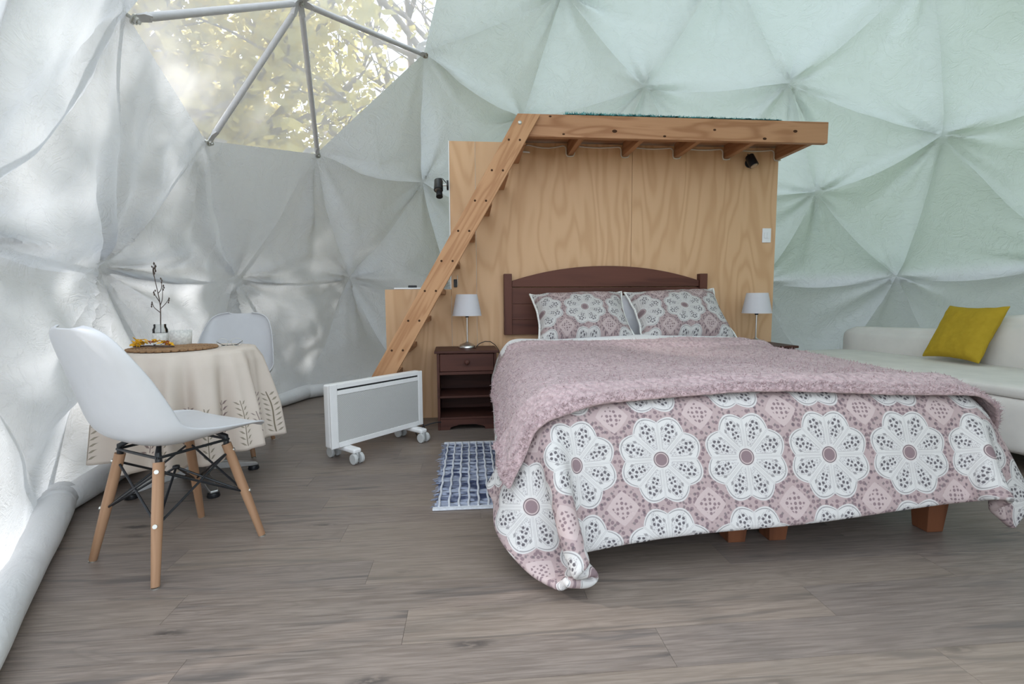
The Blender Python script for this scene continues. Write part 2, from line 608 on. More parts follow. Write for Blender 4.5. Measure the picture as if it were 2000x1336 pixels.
def _sherpa():
    m = Mat('pink_sherpa_fleece', 0.95, 0.05)
    v = m.coord('Object')
    big = m.noise(v, 2.5, 2)
    cell = m.voro(v, 62, 'SMOOTH_F1')
    nn = m.noise(v, 95, 3, 0.65, 0.8)
    f = (cell * 0.8 + nn * 0.7).ramp(0.45, 1.0)
    c = m.mix(f, (0.545, 0.40, 0.41), (0.345, 0.24, 0.25))
    c = m.mix(big.ramp(0.4, 0.65) * 0.3, c, (0.50, 0.37, 0.37))
    m.color(c)
    m.bump(nn * 0.9 - cell * 0.9, 0.75, 0.012)
    m.bs.inputs['Sheen Weight'].default_value = 0.25
    m.bs.inputs['Sheen Roughness'].default_value = 0.5
    return m.m
M['sherpa'] = _sherpa()


def _mustard():
    m = Mat('mustard_cotton', 0.85, 0.1)
    v = m.coord('Object')
    m.color(m.mix(m.noise(v, 30, 3), (0.40, 0.265, 0.022), (0.50, 0.345, 0.035)))
    m.bump(m.noise(m.coord('Object', (1, 1, 8)), 60, 3), 0.3, 0.004)
    return m.m
M['mustard'] = _mustard()


def _teal():
    m = Mat('teal_shag', 0.95, 0.05)
    v = m.coord('Object')
    m.color(m.mix(m.noise(v, 30, 3).ramp(0.35, 0.65), (0.03, 0.17, 0.19), (0.14, 0.36, 0.36)))
    return m.m
M['teal'] = _teal()


def _denim():
    m = Mat('denim_rag', 0.95, 0.05)
    v = m.shift(m.coord('Object'), (9, 5, 3))
    n = m.noise(v, 14, 2)
    r = m.rand()
    c = m.mix(n.ramp(0.42, 0.60), (0.045, 0.055, 0.105), (0.30, 0.33, 0.43))
    c = m.mix(r.ramp(0.6, 0.9) * 0.8, c, (0.40, 0.43, 0.52))
    c = m.mix(r.ramp(0.35, 0.1) * 0.6, c, (0.05, 0.06, 0.11))
    m.color(c)
    m.bump(m.noise(v, 90, 3), 0.5, 0.004)
    return m.m
M['denim'] = _denim()
M['warp'] = plain('white_warp_cotton', (0.60, 0.61, 0.65), 0.95, 0.05, var=0.08, scale=60)


def _tablecloth():
    """cream linen, sprigs printed above the hem. UV: u = metres round the skirt, v = metres below the table edge"""
    m = Mat('cream_tablecloth', 0.9, 0.08)
    uv = m.coord('UV')
    u, v, _ = m.xyz(uv)
    cream = m.mix(m.noise(uv, 9, 3), (0.71, 0.615, 0.54), (0.78, 0.69, 0.61))
    c = cream
    for k, (per, off, col, v1, lean, leafr) in enumerate((
            (0.175, 0.02, (0.115, 0.085, 0.030), 0.235, 0.05, 0.0052),
            (0.175, 0.085, (0.125, 0.055, 0.065), 0.225, -0.06, 0.0062),
            (0.175, 0.135, (0.19, 0.13, 0.12), 0.30, 0.10, 0.0042))):
        s = ((u + off) / per).fract() - 0.5
        s = s * per
        hh = v - v1                                   # 0 at the tip of the sprig, grows downwards
        s = s - hh * lean - (hh * 22.0).sin() * 0.004
        band = hh.above(0.0, 0.002) * v.below(0.455 - 0.05 * k, 0.004)
        stem = s.abs().below(0.0016, 0.0012) * band
        q = (hh / 0.028).fract() - 0.5
        ly = q * 0.028 + (s.abs() - 0.012) * 0.9     # leaves slant upwards
        leaf = ((s.abs() - 0.014).abs() * 0.55 + ly.abs()).below(leafr, 0.002) * band
        inner = ((s.abs() - 0.014).abs() * 0.55 + ly.abs()).below(leafr * 0.45, 0.002) * band
        c = m.mix(stem * 0.85, c, col)
        c = m.mix(leaf * 0.75, c, col)
        if k == 0: c = m.mix(inner * 0.7, c, (0.5, 0.45, 0.36))
    m.color(c)
    m.bump(m.noise(uv, 350, 2), 0.15, 0.002)
    tr = m.node('ShaderNodeBsdfTranslucent'); m.link(c, tr.inputs[0])
    mx = m.node('ShaderNodeMixShader'); mx.inputs[0].default_value = 0.18
    m.link(m.bs.outputs[0], mx.inputs[1]); m.link(tr.outputs[0], mx.inputs[2]); m.link(mx.outputs[0], m.out.inputs[0])
    return m.m
M['tablecloth'] = _tablecloth()


def _grille():
    m = Mat('heater_grille', 0.5, 0.3)
    x, y, z = m.xyz(m.coord('Object'))
    k = 165.0
    a = ((x + z * 0.55) * k).fract() - 0.5
    b = ((z - x * 0.2) * k * 1.15).fract() - 0.5
    hole = (a * a + b * b).sqrt().below(0.30, 0.05)
    m.color(m.mix(hole, (0.60, 0.59, 0.57), (0.20, 0.20, 0.195)))
    m.bump(hole * -1.0, 0.4, 0.002)
    return m.m
M['grille'] = _grille()
M['jute'] = wood('woven_jute', (0.36, 0.22, 0.12), (0.20, 0.11, 0.055), along=0, stretch=1.5, scale=60, contour=3.0, rough=0.9)
M['lace'] = plain('lace_paper', (0.72, 0.71, 0.68), 0.9, 0.1, var=0.12, scale=90, bump=0.5, bscale=160)
M['petal'] = plain('yellow_petals', (0.72, 0.40, 0.03), 0.8, 0.1, var=0.35, scale=30)
M['petal_red'] = plain('rust_petals', (0.40, 0.12, 0.04), 0.8, 0.1, var=0.35, scale=30)
M['twig'] = plain('dry_twig', (0.11, 0.085, 0.075), 0.9, 0.1, var=0.3)


def _glass():
    m = Mat('clear_glass', 0.05, 0.5)
    m.bs.inputs['Transmission Weight'].default_value = 0.0
    tp = m.node('ShaderNodeBsdfTransparent'); tp.inputs[0].default_value = (0.93, 0.94, 0.94, 1)
    gl = m.node('ShaderNodeBsdfGlossy'); gl.inputs['Roughness'].default_value = 0.05
    fr = m.node('ShaderNodeFresnel'); fr.inputs[0].default_value = 1.45
    mx = m.node('ShaderNodeMixShader')
    m.link(fr.outputs[0], mx.inputs[0])
    m.link(tp.outputs[0], mx.inputs[1]); m.link(gl.outputs[0], mx.inputs[2]); m.link(mx.outputs[0], m.out.inputs[0])
    return m.m
M['glass'] = _glass()
# ================================================================== the dome
DC = np.array([0.755, 3.158, 0.0])          # centre on plan
DR, DZ, DTH = 3.031, 0.03, 0.6251


def geodesic(n):
    v = [(0, 0, 1)]
    for k in range(5):
        a = 2 * math.pi * k / 5; v.append((2 / 5 ** .5 * math.cos(a), 2 / 5 ** .5 * math.sin(a), 1 / 5 ** .5))
    for k in range(5):
        a = 2 * math.pi * (k + .5) / 5; v.append((2 / 5 ** .5 * math.cos(a), 2 / 5 ** .5 * math.sin(a), -1 / 5 ** .5))
    v.append((0, 0, -1))
    v = np.array(v)
    fs = [t for t in itertools.combinations(range(12), 3)
          if all(np.linalg.norm(v[a] - v[b]) < 1.1 for a, b in itertools.combinations(t, 2))]
    P, key, tris = [], {}, []

    def vid(q):
        q = q / np.linalg.norm(q)
        k = tuple(np.round(q, 4) + 0.0)
        if k not in key:
            key[k] = len(P); P.append(q)
        return key[k]
    for a, b, c in fs:
        g = {}
        for i in range(n + 1):
            for j in range(n + 1 - i):
                g[i, j] = vid((v[a] * i + v[b] * j + v[c] * (n - i - j)) / n)
        for i in range(n):
            for j in range(n - i):
                tris.append((g[i, j], g[i + 1, j], g[i, j + 1]))
                if i + j < n - 1:
                    tris.append((g[i + 1, j], g[i + 1, j + 1], g[i, j + 1]))
    return np.array(P), tris


_P, _T = geodesic(3)
_cc, _ss = math.cos(DTH), math.sin(DTH)
HUB = np.stack([_P[:, 0] * _cc - _P[:, 1] * _ss, _P[:, 0] * _ss + _P[:, 1] * _cc, _P[:, 2] + 0.18], 1)
_base = np.abs(HUB[:, 2]) < 0.05
HUB[_base, 2] = 0.0
_keep = HUB[:, 2] > -0.01
HUB = HUB * DR + DC + np.array([0, 0, DZ])
TRI = [t for t in _T if all(_keep[i] for i in t)]
SPH = DC + np.array([0, 0, 0.18 * DR + DZ])
BASE = [i for i in range(len(HUB)) if _base[i]]
BASE.sort(key=lambda i: math.atan2(HUB[i][1] - DC[1], HUB[i][0] - DC[0]))


def near_hub(p):
    return int(np.argmin(np.linalg.norm(HUB - np.array(p), axis=1)))


WIN = near_hub((-1.33, 3.17, 2.78))         # middle of the clear roof window
AZ_CAM = math.atan2(-DC[1], -DC[0])
win_tris, door_tris, front_tris, liner_tris = [], [], [], []
for t in TRI:
    c = HUB[list(t)].mean(0)
    az = math.atan2(c[1] - DC[1], c[0] - DC[0])
    d = abs((az - AZ_CAM + math.pi) % (2 * math.pi) - math.pi)
    if WIN in t: win_tris.append(t)
    elif d < math.radians(24) and c[2] < 2.3: door_tris.append(t)      # open doorway
    elif d < math.radians(37) and c[2] < 3.0: front_tris.append(t)     # clear front glazing round the doorway
    else: liner_tris.append(t)

WIN_EDGES = []
for t in win_tris:
    e_ = tuple(sorted(set(t) - {WIN}))
    WIN_EDGES.append(e_)
# hubs that pull the liner into folds: amplitude, reach, count
HUBFOLD = {}
for i in range(len(HUB)):
    if HUB[i][2] > 0.2 or True:
        left = HUB[i][0] < -1.2
        HUBFOLD[i] = (0.072 if not left else 0.080, 0.30 if not left else 0.48, random.choice((6, 7, 8, 9)), random.uniform(0, 6.28))


HUBFOLD[near_hub((-2.17, 2.56, 1.10))] = (0.070, 0.80, 13, 0.6)
HUBFOLD[near_hub((-1.96, 3.17, 1.93))] = (0.050, 0.55, 13, 2.0)
HUBFOLD[near_hub((-2.17, 3.78, 1.10))] = (0.055, 0.50, 11, 1.0)
HUBFOLD[near_hub((-1.65, 2.18, 2.14))] = (0.050, 0.70, 9, 4.0)


def liner_points(t, n):
    A, B, C = (HUB[i] for i in t)
    idx, pts, bar = {}, [], []
    for i in range(n + 1):
        for j in range(n + 1 - i):
            a, b = i / n, j / n
            c = 1 - a - b
            idx[i, j] = len(pts)
            pts.append(a * A + b * B + c * C); bar.append((a, b, c))
    pts = np.array(pts); bar = np.array(bar)
    a, b, c = bar.T
    rad = pts - SPH
    rad /= np.linalg.norm(rad, axis=1)[:, None]
    edge = 4 * (a * b + b * c + c * a)
    mid = 27 * a * b * c
    low = np.clip((pts[:, 2] - 0.06) / 0.55, 0, 1)
    inward = 0.012 * edge * low + 0.060 * mid * low
    zed = np.array([0, 0, 1.0])
    down = -zed + rad * (rad @ zed)[:, None]
    slump = (0.085 * edge) * low
    for h in range(len(HUB)):
        H = HUB[h]
        if not _keep[h]: continue
        d3 = pts - H
        d = np.linalg.norm(d3, axis=1)
        if d.min() > 1.3: continue
        nr = (H - SPH) / np.linalg.norm(H - SPH)
        e1 = np.cross(nr, [0, 0, 1.0]); e1 /= max(np.linalg.norm(e1), 1e-6)
        e2 = np.cross(nr, e1)
        ph = np.arctan2(d3 @ e2, d3 @ e1)
        amp, reach, k, off = HUBFOLD[h]
        w = np.exp(-d / reach) * np.clip(d / 0.20, 0, 1) * np.clip((1.3 - d) / 0.5, 0, 1)
        q_ = k * ph + off + 0.9 * np.sin(2 * ph + off)
        fold = 1.0 - 1.9 * np.abs(np.sin(q_ / 2)) + 0.45 * np.cos((k + 6) * ph + 2 * off + 1.5 * d)
        fold = fold * (0.65 + 0.5 * np.sin(3 * ph + 1.7 * off))
        inward = inward + amp * w * fold * (low if H[2] > 0.2 else 0.5 * low)
    hem = np.ones(len(pts))                     # the cloth is taped flat round the clear window
    for (ea, eb) in WIN_EDGES:
        A0, B0 = HUB[ea], HUB[eb]
        ab = B0 - A0
        tt = np.clip(((pts - A0) @ ab) / (ab @ ab), 0, 1)
        dd = np.linalg.norm(pts - (A0 + tt[:, None] * ab), axis=1)
        hem = np.minimum(hem, np.clip(dd / 0.40, 0, 1) ** 1.3)
    inward = inward * hem; slump = slump * hem; low = low * hem
    out = pts - rad * inward[:, None] + down * slump[:, None]
    for q in range(len(out)):
        p = out[q]
        big = fbm(p, 1.3, 2) * 0.016 + fbm((p[0] * 1.0, p[1] * 1.0, p[2] * 0.45), 5.0, 3) * 0.006
        if p[0] < -1.2: big *= 1.5
        out[q] = p - rad[q] * (big * low[q])
    F = []
    for i in range(n):
        for j in range(n - i):
            F.append((idx[i, j], idx[i + 1, j], idx[i, j + 1]))
            if i + j < n - 1:
                F.append((idx[i + 1, j], idx[i + 1, j + 1], idx[i, j + 1]))
    return out, F


wall_left = empty('wall_left', (-2.1, 3.0, 0), kind='structure', label='white fabric dome liner on the sunlit side')
wall_back = empty('wall_back', (0.8, 6.0, 0), kind='structure', label='fabric dome liner with painted green light behind the plywood partition')
wall_right = empty('wall_right', (3.6, 3.2, 0), kind='structure', label='grey fabric dome liner with painted green light behind the sofa')
ceiling = empty('ceiling', (0.75, 3.2, 3.5), kind='structure', label='fabric dome liner overhead')
for t in liner_tris:
    c = HUB[list(t)].mean(0)
    if c[2] > 2.75: par = ceiling
    elif c[0] < -0.9: par = wall_left
    elif c[0] > 2.1: par = wall_right
    else: par = wall_back
    seen = c[1] > 0.9
    P, F = liner_points(t, 52 if seen else 8)
    g = G().add(P - np.array(par.location), F)
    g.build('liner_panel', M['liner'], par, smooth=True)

# clear roof window: panes, tubes, hub plates
window = empty('window_1', HUB[WIN], kind='structure', label='clear film roof window with white tubes meeting at a hub')
WO = np.array(window.location)


def film_panes(tris, par, origin):
    for t in tris:
        A, B, C = (HUB[i] for i in t)
        n = 8
        idx, pts = {}, []
        for i in range(n + 1):
            for j in range(n + 1 - i):
                a, b = i / n, j / n; c = 1 - a - b
                p = a * A + b * B + c * C
                r = (p - SPH); r /= np.linalg.norm(r)
                idx[i, j] = len(pts)
                pts.append(p + r * (0.0 + 0.012 * 27 * a * b * c) - origin)
        F = [(idx[i, j], idx[i + 1, j], idx[i, j + 1]) for i in range(n) for j in range(n - i)]
        F += [(idx[i + 1, j], idx[i + 1, j + 1], idx[i, j + 1]) for i in range(n) for j in range(n - i - 1)]
        G().add(pts, F).build('pane', M['film'], par, smooth=True)


film_panes(win_tris, window, WO)
front = empty('window_2', HUB[near_hub((0, 0.3, 1.2))], kind='structure', label='clear film glazing beside the open doorway')
film_panes(front_tris, front, np.array(front.location))


def strut_geo(a, b, r=0.017, o=np.zeros(3), push=0.0):
    a = np.array(a, float); b = np.array(b, float)
    ra = (a - SPH) / np.linalg.norm(a - SPH); rb = (b - SPH) / np.linalg.norm(b - SPH)
    a = a + ra * push - o; b = b + rb * push - o
    d = b - a
    L = np.linalg.norm(d); d /= L
    g = G()
    g.tube([a + d * 0.075, a + d * 0.10, b - d * 0.10, b - d * 0.075], [r * 0.8, r, r, r * 0.8], 12)
    # flattened ends
    up = Vector(ra); dv = Vector(d); sd = dv.cross(up).normalized(); up = sd.cross(dv)
    for p0, s in ((Vector(a), 1), (Vector(b), -1)):
        q = [p0 + dv * (0.0 * s) , p0 + dv * (0.085 * s)]
        V = []
        for pt, ww, hh in ((q[0], 0.019, 0.003), (p0 + dv * (0.05 * s), 0.020, 0.004), (q[1], r * 0.8, r * 0.8)):
            for sx, sy in ((-1, -1), (1, -1), (1, 1), (-1, 1)):
                V.append(pt + sd * (sx * ww) + up * (sy * hh))
        Fq = [(0, 1, 2, 3), (8, 9, 10, 11)]
        for k in range(2):
            for l in range(4):
                Fq.append((k * 4 + l, k * 4 + (l + 1) % 4, k * 4 + 4 + (l + 1) % 4, k * 4 + 4 + l))
        g.add(V, Fq)
    return g


win_nb = sorted({i for t in win_tris for i in t} - {WIN})
for i in win_nb:
    strut_geo(HUB[WIN], HUB[i], 0.0185, WO, -0.026).build('tube', M['strut'], window, smooth=True, autos=40)


def hub_bolt(p, o):
    n = Vector((np.array(p) - SPH) / np.linalg.norm(np.array(p) - SPH))
    q = Vector(p) - Vector(o)
    g = G()
    g.tube([q - n * 0.045, q - n * 0.030], 0.016, 6)
    g.tube([q - n * 0.032, q - n * 0.026], 0.024, 12)
    g.tube([q - n * 0.055, q + n * 0.03], 0.008, 8)
    return g


for i in win_nb + [WIN]:
    hub_bolt(HUB[i], WO).build('hub_bolt', M['bolt'], window, smooth=True, autos=40)

# steel frame outside the liner (seen only as shadows through the cloth)
frame = empty('trim_1', (0.755, 3.158, 0), kind='structure', label='steel tube frame of the dome outside the liner')
FO = np.array(frame.location)
edges = set()
for t in liner_tris + front_tris:
    for a, b in ((0, 1), (1, 2), (2, 0)):
        edges.add((min(t[a], t[b]), max(t[a], t[b])))
for a, b in sorted(edges):
    if (HUB[a][2] < 0.2 and HUB[b][2] < 0.2) or (a, b) in WIN_EDGES: continue
    strut_geo(HUB[a], HUB[b], 0.017, FO, 0.10).build('tube', M['strut'], frame, smooth=True, autos=40)

# rolled skirt along the foot of the liner
skirt = empty('baseboard_left', (-2.0, 3.0, 0), kind='structure', label='white rolled liner skirt along the floor')
skirt_r = empty('baseboard_right', (3.4, 3.5, 0), kind='structure', label='white rolled liner skirt behind the sofa')
nb = len(BASE)
for k in range(nb):
    a, b = HUB[BASE[k]], HUB[BASE[(k + 1) % nb]]
    mid = (a + b) / 2
    az = math.atan2(mid[1] - DC[1], mid[0] - DC[0])
    d = abs((az - AZ_CAM + math.pi) % (2 * math.pi) - math.pi)
    if d < math.radians(30): continue
    par = skirt if mid[0] < 0.75 else skirt_r
    po = np.array(par.location)
    inn = (DC - mid); inn[2] = 0; inn /= np.linalg.norm(inn)
    pts, rs = [], []
    for i in range(25):
        s = i / 24
        p = a * (1 - s) + b * s + inn * 0.05
        rr = 0.056 + 0.005 * math.sin(s * 9 + k) + 0.004 * mnoise.noise(Vector((s * 6, k, 0)))
        if i in (0, 24): rr *= 0.93
        p = p + inn * 0.006 * math.sin(s * 5 + k * 2)
        p[2] = rr + 0.001
        pts.append(p - po); rs.append(rr)
    G().tube(pts, rs, 18).build('skirt_roll', M['roll'], par, smooth=True)
    # gathered cuff where two rolls meet
    q = a + (DC - a) / np.linalg.norm((DC - a)[:2]) * 0.05
    q[2] = 0
    dirv = (b - a) / np.linalg.norm(b - a)
    V = []
    cuff = G()
    pp, rr = [], []
    for i in range(9):
        s = (i / 8 - 0.5) * 0.15
        r0 = 0.0615 + 0.004 * math.sin(i * 2.1 + k)
        pp.append(np.array((q[0] + dirv[0] * s, q[1] + dirv[1] * s, r0 + 0.001)) - po); rr.append(r0)
    cuff.tube(pp, rr, 18)
    cuff.build('cuff', M['roll'], par, smooth=True)

# ------------------------------------------------------------------ floor of laminate planks
floor = empty('floor', (OX, OY, 0), ANG, kind='structure', label='grey brown wood-look laminate floor')


def to_local(p):
    dx, dy = p[0] - OX, p[1] - OY
    return (dx * CA + dy * SA, -dx * SA + dy * CA)


rim = [to_local(HUB[i] + (HUB[i] - DC) * 0.0) for i in BASE]


def clip(poly, clipper):
    out = list(poly)
    n = len(clipper)
    for i in range(n):
        a, b = clipper[i], clipper[(i + 1) % n]
        inp, out = out, []
        if not inp: return []
        def side(p): return (b[0] - a[0]) * (p[1] - a[1]) - (b[1] - a[1]) * (p[0] - a[0])
        for j in range(len(inp)):
            p, q = inp[j], inp[(j + 1) % len(inp)]
            sp, sq = side(p), side(q)
            if sp >= 0: out.append(p)
            if (sp > 0 > sq) or (sp < 0 < sq):
                s = sp / (sp - sq)
                out.append((p[0] + (q[0] - p[0]) * s, p[1] + (q[1] - p[1]) * s))
    return out


G().prism(rim, 'z', -0.08, -0.0125).build('subfloor', M['dark_mesh'], floor)
PW, PL, GAP = 0.1425, 1.22, 0.0004
# joints measured on the floor: end joints near (0.93, 1.36) and (-0.37, 1.21)
y0 = to_local((0.92, 1.29))[1]
x0 = to_local((0.92, 1.29))[0]
for r in range(-14, 40):
    ya = y0 + r * PW
    off = x0 + ((r * 0.437) % 1.0) * PL
    for k in range(-5, 6):
        xa = off + k * PL
        poly = clip([(xa + GAP, ya + GAP), (xa + PL - GAP, ya + GAP), (xa + PL - GAP, ya + PW - GAP), (xa + GAP, ya + PW - GAP)], rim)
        if len(poly) < 3: continue
        cx = sum(p[0] for p in poly) / len(poly); cy = sum(p[1] for p in poly) / len(poly)
        g = G().prism([(p[0] - cx, p[1] - cy) for p in poly], 'z', -0.012, 0.0)
        g.build('plank', M['floor'], floor, loc=(cx, cy, 0))

# ================================================================== plywood partition and loft
part = empty('wall_partition', (OX, OY, 0), ANG, kind='structure', label='pine plywood partition behind the bed')
PT = 0.018
for (ua, ub, za, zb) in ((-1.19, -1.001, 0.0, 2.074), (-0.999, 0.199, 0.0, 2.074), (0.201, 1.378, 0.0, 2.074), (-1.685, -1.192, 0.0, 0.985)):
    G().box((ua, 0.0, za), (ub, PT, zb)).build('plywood_sheet', M['ply'], part, bevel=0.001, bseg=1)
for ua in (-1.185, -0.62, 0.0, 0.60, 1.33):
    G().box((ua, PT + 0.0005, 0), (ua + 0.045, PT + 0.09, 2.06)).build('stud', M['fir_z'], part)
G().box((-1.685, PT + 0.0005, 0.94), (-1.192, PT + 0.20, 0.985)).build('ledge', M['ply'], part)
G().box((-1.685, PT + 0.0005, 0.0), (-1.640, PT + 0.09, 0.9395)).build('stud', M['fir_z'], part)
G().box((-1.197, -0.003, 0.99), (-1.1905, 0.012, 2.074)).build('edge_trim', M['white_enamel'], part)

loft = empty('loft_platform', W(0, 0.0, 0), ANG, label='timber loft platform jutting out over the headboard', cat='platform')
Z0, Z1 = 1.974, 2.118
G().box((-0.66, -0.44, Z0), (1.442, -0.40, Z1)).build('front_beam', M['fir_x'], loft, bevel=0.003)
for u in (-0.71, -0.305, 0.119, 0.527, 0.926, 1.345):
    G().box((u, -0.3995, 1.986), (u + 0.04, -0.001, 2.084)).build('joist', M['fir_y'], loft, bevel=0.002)
    G().box((u, 0.12, 1.986), (u + 0.04, 1.25, 2.084)).build('joist', M['fir_y'], loft)
for k in range(11):
    ya = -0.3995 + k * 0.15
    G().box((-0.72, ya, 2.0845), (1.42, ya + 0.1485, 2.102)).build('deck_board', M['fir_x'], loft)
for (u, z, r) in ((-0.51, 2.104, 0.006), (-0.42, 1.993, 0.006), (-0.075, 2.02, 0.011), (0.27, 1.995, 0.007), (0.98, 1.995, 0.009), (1.20, 2.05, 0.010), (0.62, 2.045, 0.007)):
    kg = G().lathe([(r * 1.6, 0.0), (r, 0.0009), (0.0, 0.0011)], seg=12)
    kg.v = [(u + x, -0.4402 - z_, z + y * 0.6) for x, y, z_ in kg.v]
    kg.build('knot', M['hole'], loft)

ladder = empty('loft_ladder', W(-1.3, 0.46, 0), ANG, label='slanted fir ladder leaning up to the loft platform', cat='ladder')
LO = (-1.3, -0.46)


def lad(u, z): return u - LO[0]


SL = 0.5745
st = [(-0.728, 2.103), (-0.580, 2.103), (-0.580 - SL * 2.103 + 0.045, 0.0), (-0.728 - SL * 2.103, 0.0)]
# stringer built upright and leaned over, so its grain follows its length
ang = math.atan(SL)
Ls = 2.103 / math.cos(ang)
wd = 0.150 * math.cos(ang)
sx = math.tan(ang)
g = G().prism([(-wd / 2, -wd / 2 * sx), (wd / 2, wd / 2 * sx), (wd / 2, Ls + wd / 2 * sx), (-wd / 2, Ls - wd / 2 * sx)], 'y', -0.02, 0.02)
so = g.build('stringer', M['fir_z'], ladder, bevel=0.003)
so.location = ((-0.654 - SL * 2.103) - LO[0], 0, 0.0)
so.rotation_euler = (0, ang, 0)
# foot and head of the slanted board are cut level
hole = []
for k in range(10):
    z = 1.742 - (k - 1) * 0.1945
    if z > 2.0: z = 1.93
    uc = -0.654 - SL * (2.103 - z)
    if k > 0 or True:
        G().box((uc - 0.062 - LO[0], 0.0205, z - 0.018), (uc + 0.075 - LO[0], 0.458, z + 0.018)).build('tread', M['fir_y'], ladder, bevel=0.002)
    hole += [(uc - 0.038, z), (uc + 0.034, z)]
for (u, z) in hole:
    sc = G().lathe([(0.0075, 0.0), (0.006, 0.0006), (0.0, 0.0008)], seg=10)
    sc.v = [(u + x - LO[0], -0.0202 - zz, z + y) for x, y, zz in sc.v]
    sc.build('screw_head', M['hole'], ladder)
bt = G()
bt.lathe([(0.012, 0), (0.012, 0.004), (0.006, 0.008), (0, 0.008)], seg=14)
for i in range(len(bt.v)):
    x, y, zz = bt.v[i]
    bt.v[i] = (-0.715 + x - LO[0], -0.0202 - zz, 2.045 + y)
bt.build('bolt', M['bolt'], ladder, smooth=True, autos=40)

# teal shaggy rug on the loft
rug2 = empty('shaggy_rug', W(0.35, 0.0, 2.1185), ANG, label='teal shaggy rug lying on the loft platform', cat='rug')
n, mm = 90, 40
P = np.zeros((n, mm, 3))
for i in range(n):
    for j in range(mm):
        x = -0.76 + 1.52 * i / (n - 1); y = -0.434 + 0.9 * j / (mm - 1)
        edge = min(1, 6 * min(i, n - 1 - i) / n, 6 * min(j, mm - 1 - j) / mm + 0.35)
        fall = 1.0 - 0.5 * i / n
        P[i, j] = (x + 0.006 * RNG.normal(), y + 0.006 * RNG.normal(), 0.004 + edge * fall * (0.014 + 0.008 * RNG.random()))
P[:, :, 2] = np.maximum(P[:, :, 2], 0.004)
G().grid(P).build('pile', M['teal'], rug2, smooth=True)
tf = G()
for i in range(2600):
    x = RNG.uniform(-0.76, 0.76); y = -0.434 + 0.25 * RNG.random() ** 2
    h = (0.014 + 0.016 * RNG.random()) * (1 - 0.45 * (x + 0.76) / 1.52)
    dx, dy = RNG.normal(0, 0.010, 2)
    w = 0.003
    tf.add([(x - w, y, 0.005), (x + w, y, 0.005), (x + dx, y + dy * 0.5, h)], [(0, 1, 2)])
t_ = tf.build('shag_fibres', M['teal'], rug2); t_['kind'] = 'stuff'

# cable clipped along the partition, dipping under each joist
js = [-0.305, 0.119, 0.527, 0.926, 1.345]
pts = [(-0.62, 2.052)]
prev = -0.62
for u in js:
    a = prev + 0.02; b = u - 0.035
    for k in range(6):
        s = k / 5
        pts.append((a + (b - a) * s, 2.055 - (0.010 if u > -0.3 else 0.020) * math.sin(math.pi * s)))
    pts += [(u - 0.018, 2.050), (u - 0.010, 2.035), (u - 0.010, 1.995), (u - 0.002, 1.980), (u + 0.02, 1.977), (u + 0.045, 1.982)]
    if u < 1.3: pts += [(u + 0.052, 2.0), (u + 0.054, 2.035)]
    prev = u + 0.05
g = G().tube([(u, -0.006, z) for u, z in pts], 0.0055, 8)
g.build('clipped_cable', M['cord_white'], None, loc=W(0, 0, 0), rz=ANG, smooth=True,
        label='pale cable clipped to the plywood, dipping under each joist', cat='cable')
g = G().tube([(-0.665, -0.006, 2.005), (-0.655, -0.008, 2.006), (-0.60, -0.008, 2.002), (-0.592, -0.006, 2.001)], 0.006, 8)
g.build('cable_stub', M['white_enamel'], None, loc=W(0, 0, 0), rz=ANG, smooth=True,
        label='short white cable stub under the loft beside the ladder', cat='cable')

# light switch
sw = empty('light_switch', W(1.30, 0, 1.40), ANG, label='white double light switch on the plywood', cat='switch')
G().box((-0.036, -0.009, -0.056), (0.036, -0.0005, 0.056)).build('plate', M['white_plastic'], sw, bevel=0.003)
for a in (-0.012, 0.012):
    G().box((a - 0.011, -0.013, -0.022), (a + 0.011, -0.0092, 0.022)).build('rocker', M['white_plastic'], sw, bevel=0.001)

# spotlights
def spot(name, base, axis, label, out):
    """base on the wall; out = direction away from the wall (local x,y)"""
    e = empty(name, base, ANG, label=label, cat='spotlight')
    o = Vector((out[0], out[1], 0))
    G().tube([Vector((0, 0, 0)) + o * 0.001, o * 0.014], 0.036, 20).build('wall_plate', M['black'], e, smooth=True, autos=40)
    G().tube([o * 0.014, o * 0.052], 0.006, 8).build('arm', M['chrome'], e, smooth=True, autos=40)
    c = o * 0.075
    ax = Vector(axis).normalized()
    G().tube([c - ax * 0.046, c - ax * 0.040, c + ax * 0.040, c + ax * 0.046], [0.026, 0.032, 0.034, 0.034], 20).build('head', M['black'], e, smooth=True, autos=50)
    G().tube([c + ax * 0.0462, c + ax * 0.049], 0.026, 18).build('lens', M['chrome'], e, smooth=True, autos=40)
    G().tube([c - ax * 0.046, c - ax * 0.066 + o * -0.01, c - ax * 0.06 + o * -0.03, o * 0.02 + Vector((0, 0, 0.02))], 0.003, 8).build('cable', M['black'], e, smooth=True)
    return e


s1 = spot('spotlight', W(1.14, 0.0, 1.955), (0.25, -0.35, -0.9), 'black spotlight on the plywood under the loft', (-0.35, -0.94))
s2 = spot('spotlight', W(-1.1985, -0.006, 1.755), (0.0, -0.45, -0.85), 'black spotlight sticking out from the white-trimmed edge of the plywood', (-1, 0))
G().tube([(-0.070, 0.0, -0.048), (-0.068, -0.02, -0.088)], [0.022, 0.025], 18).build('second_head', M['black'], s2, smooth=True, autos=40)

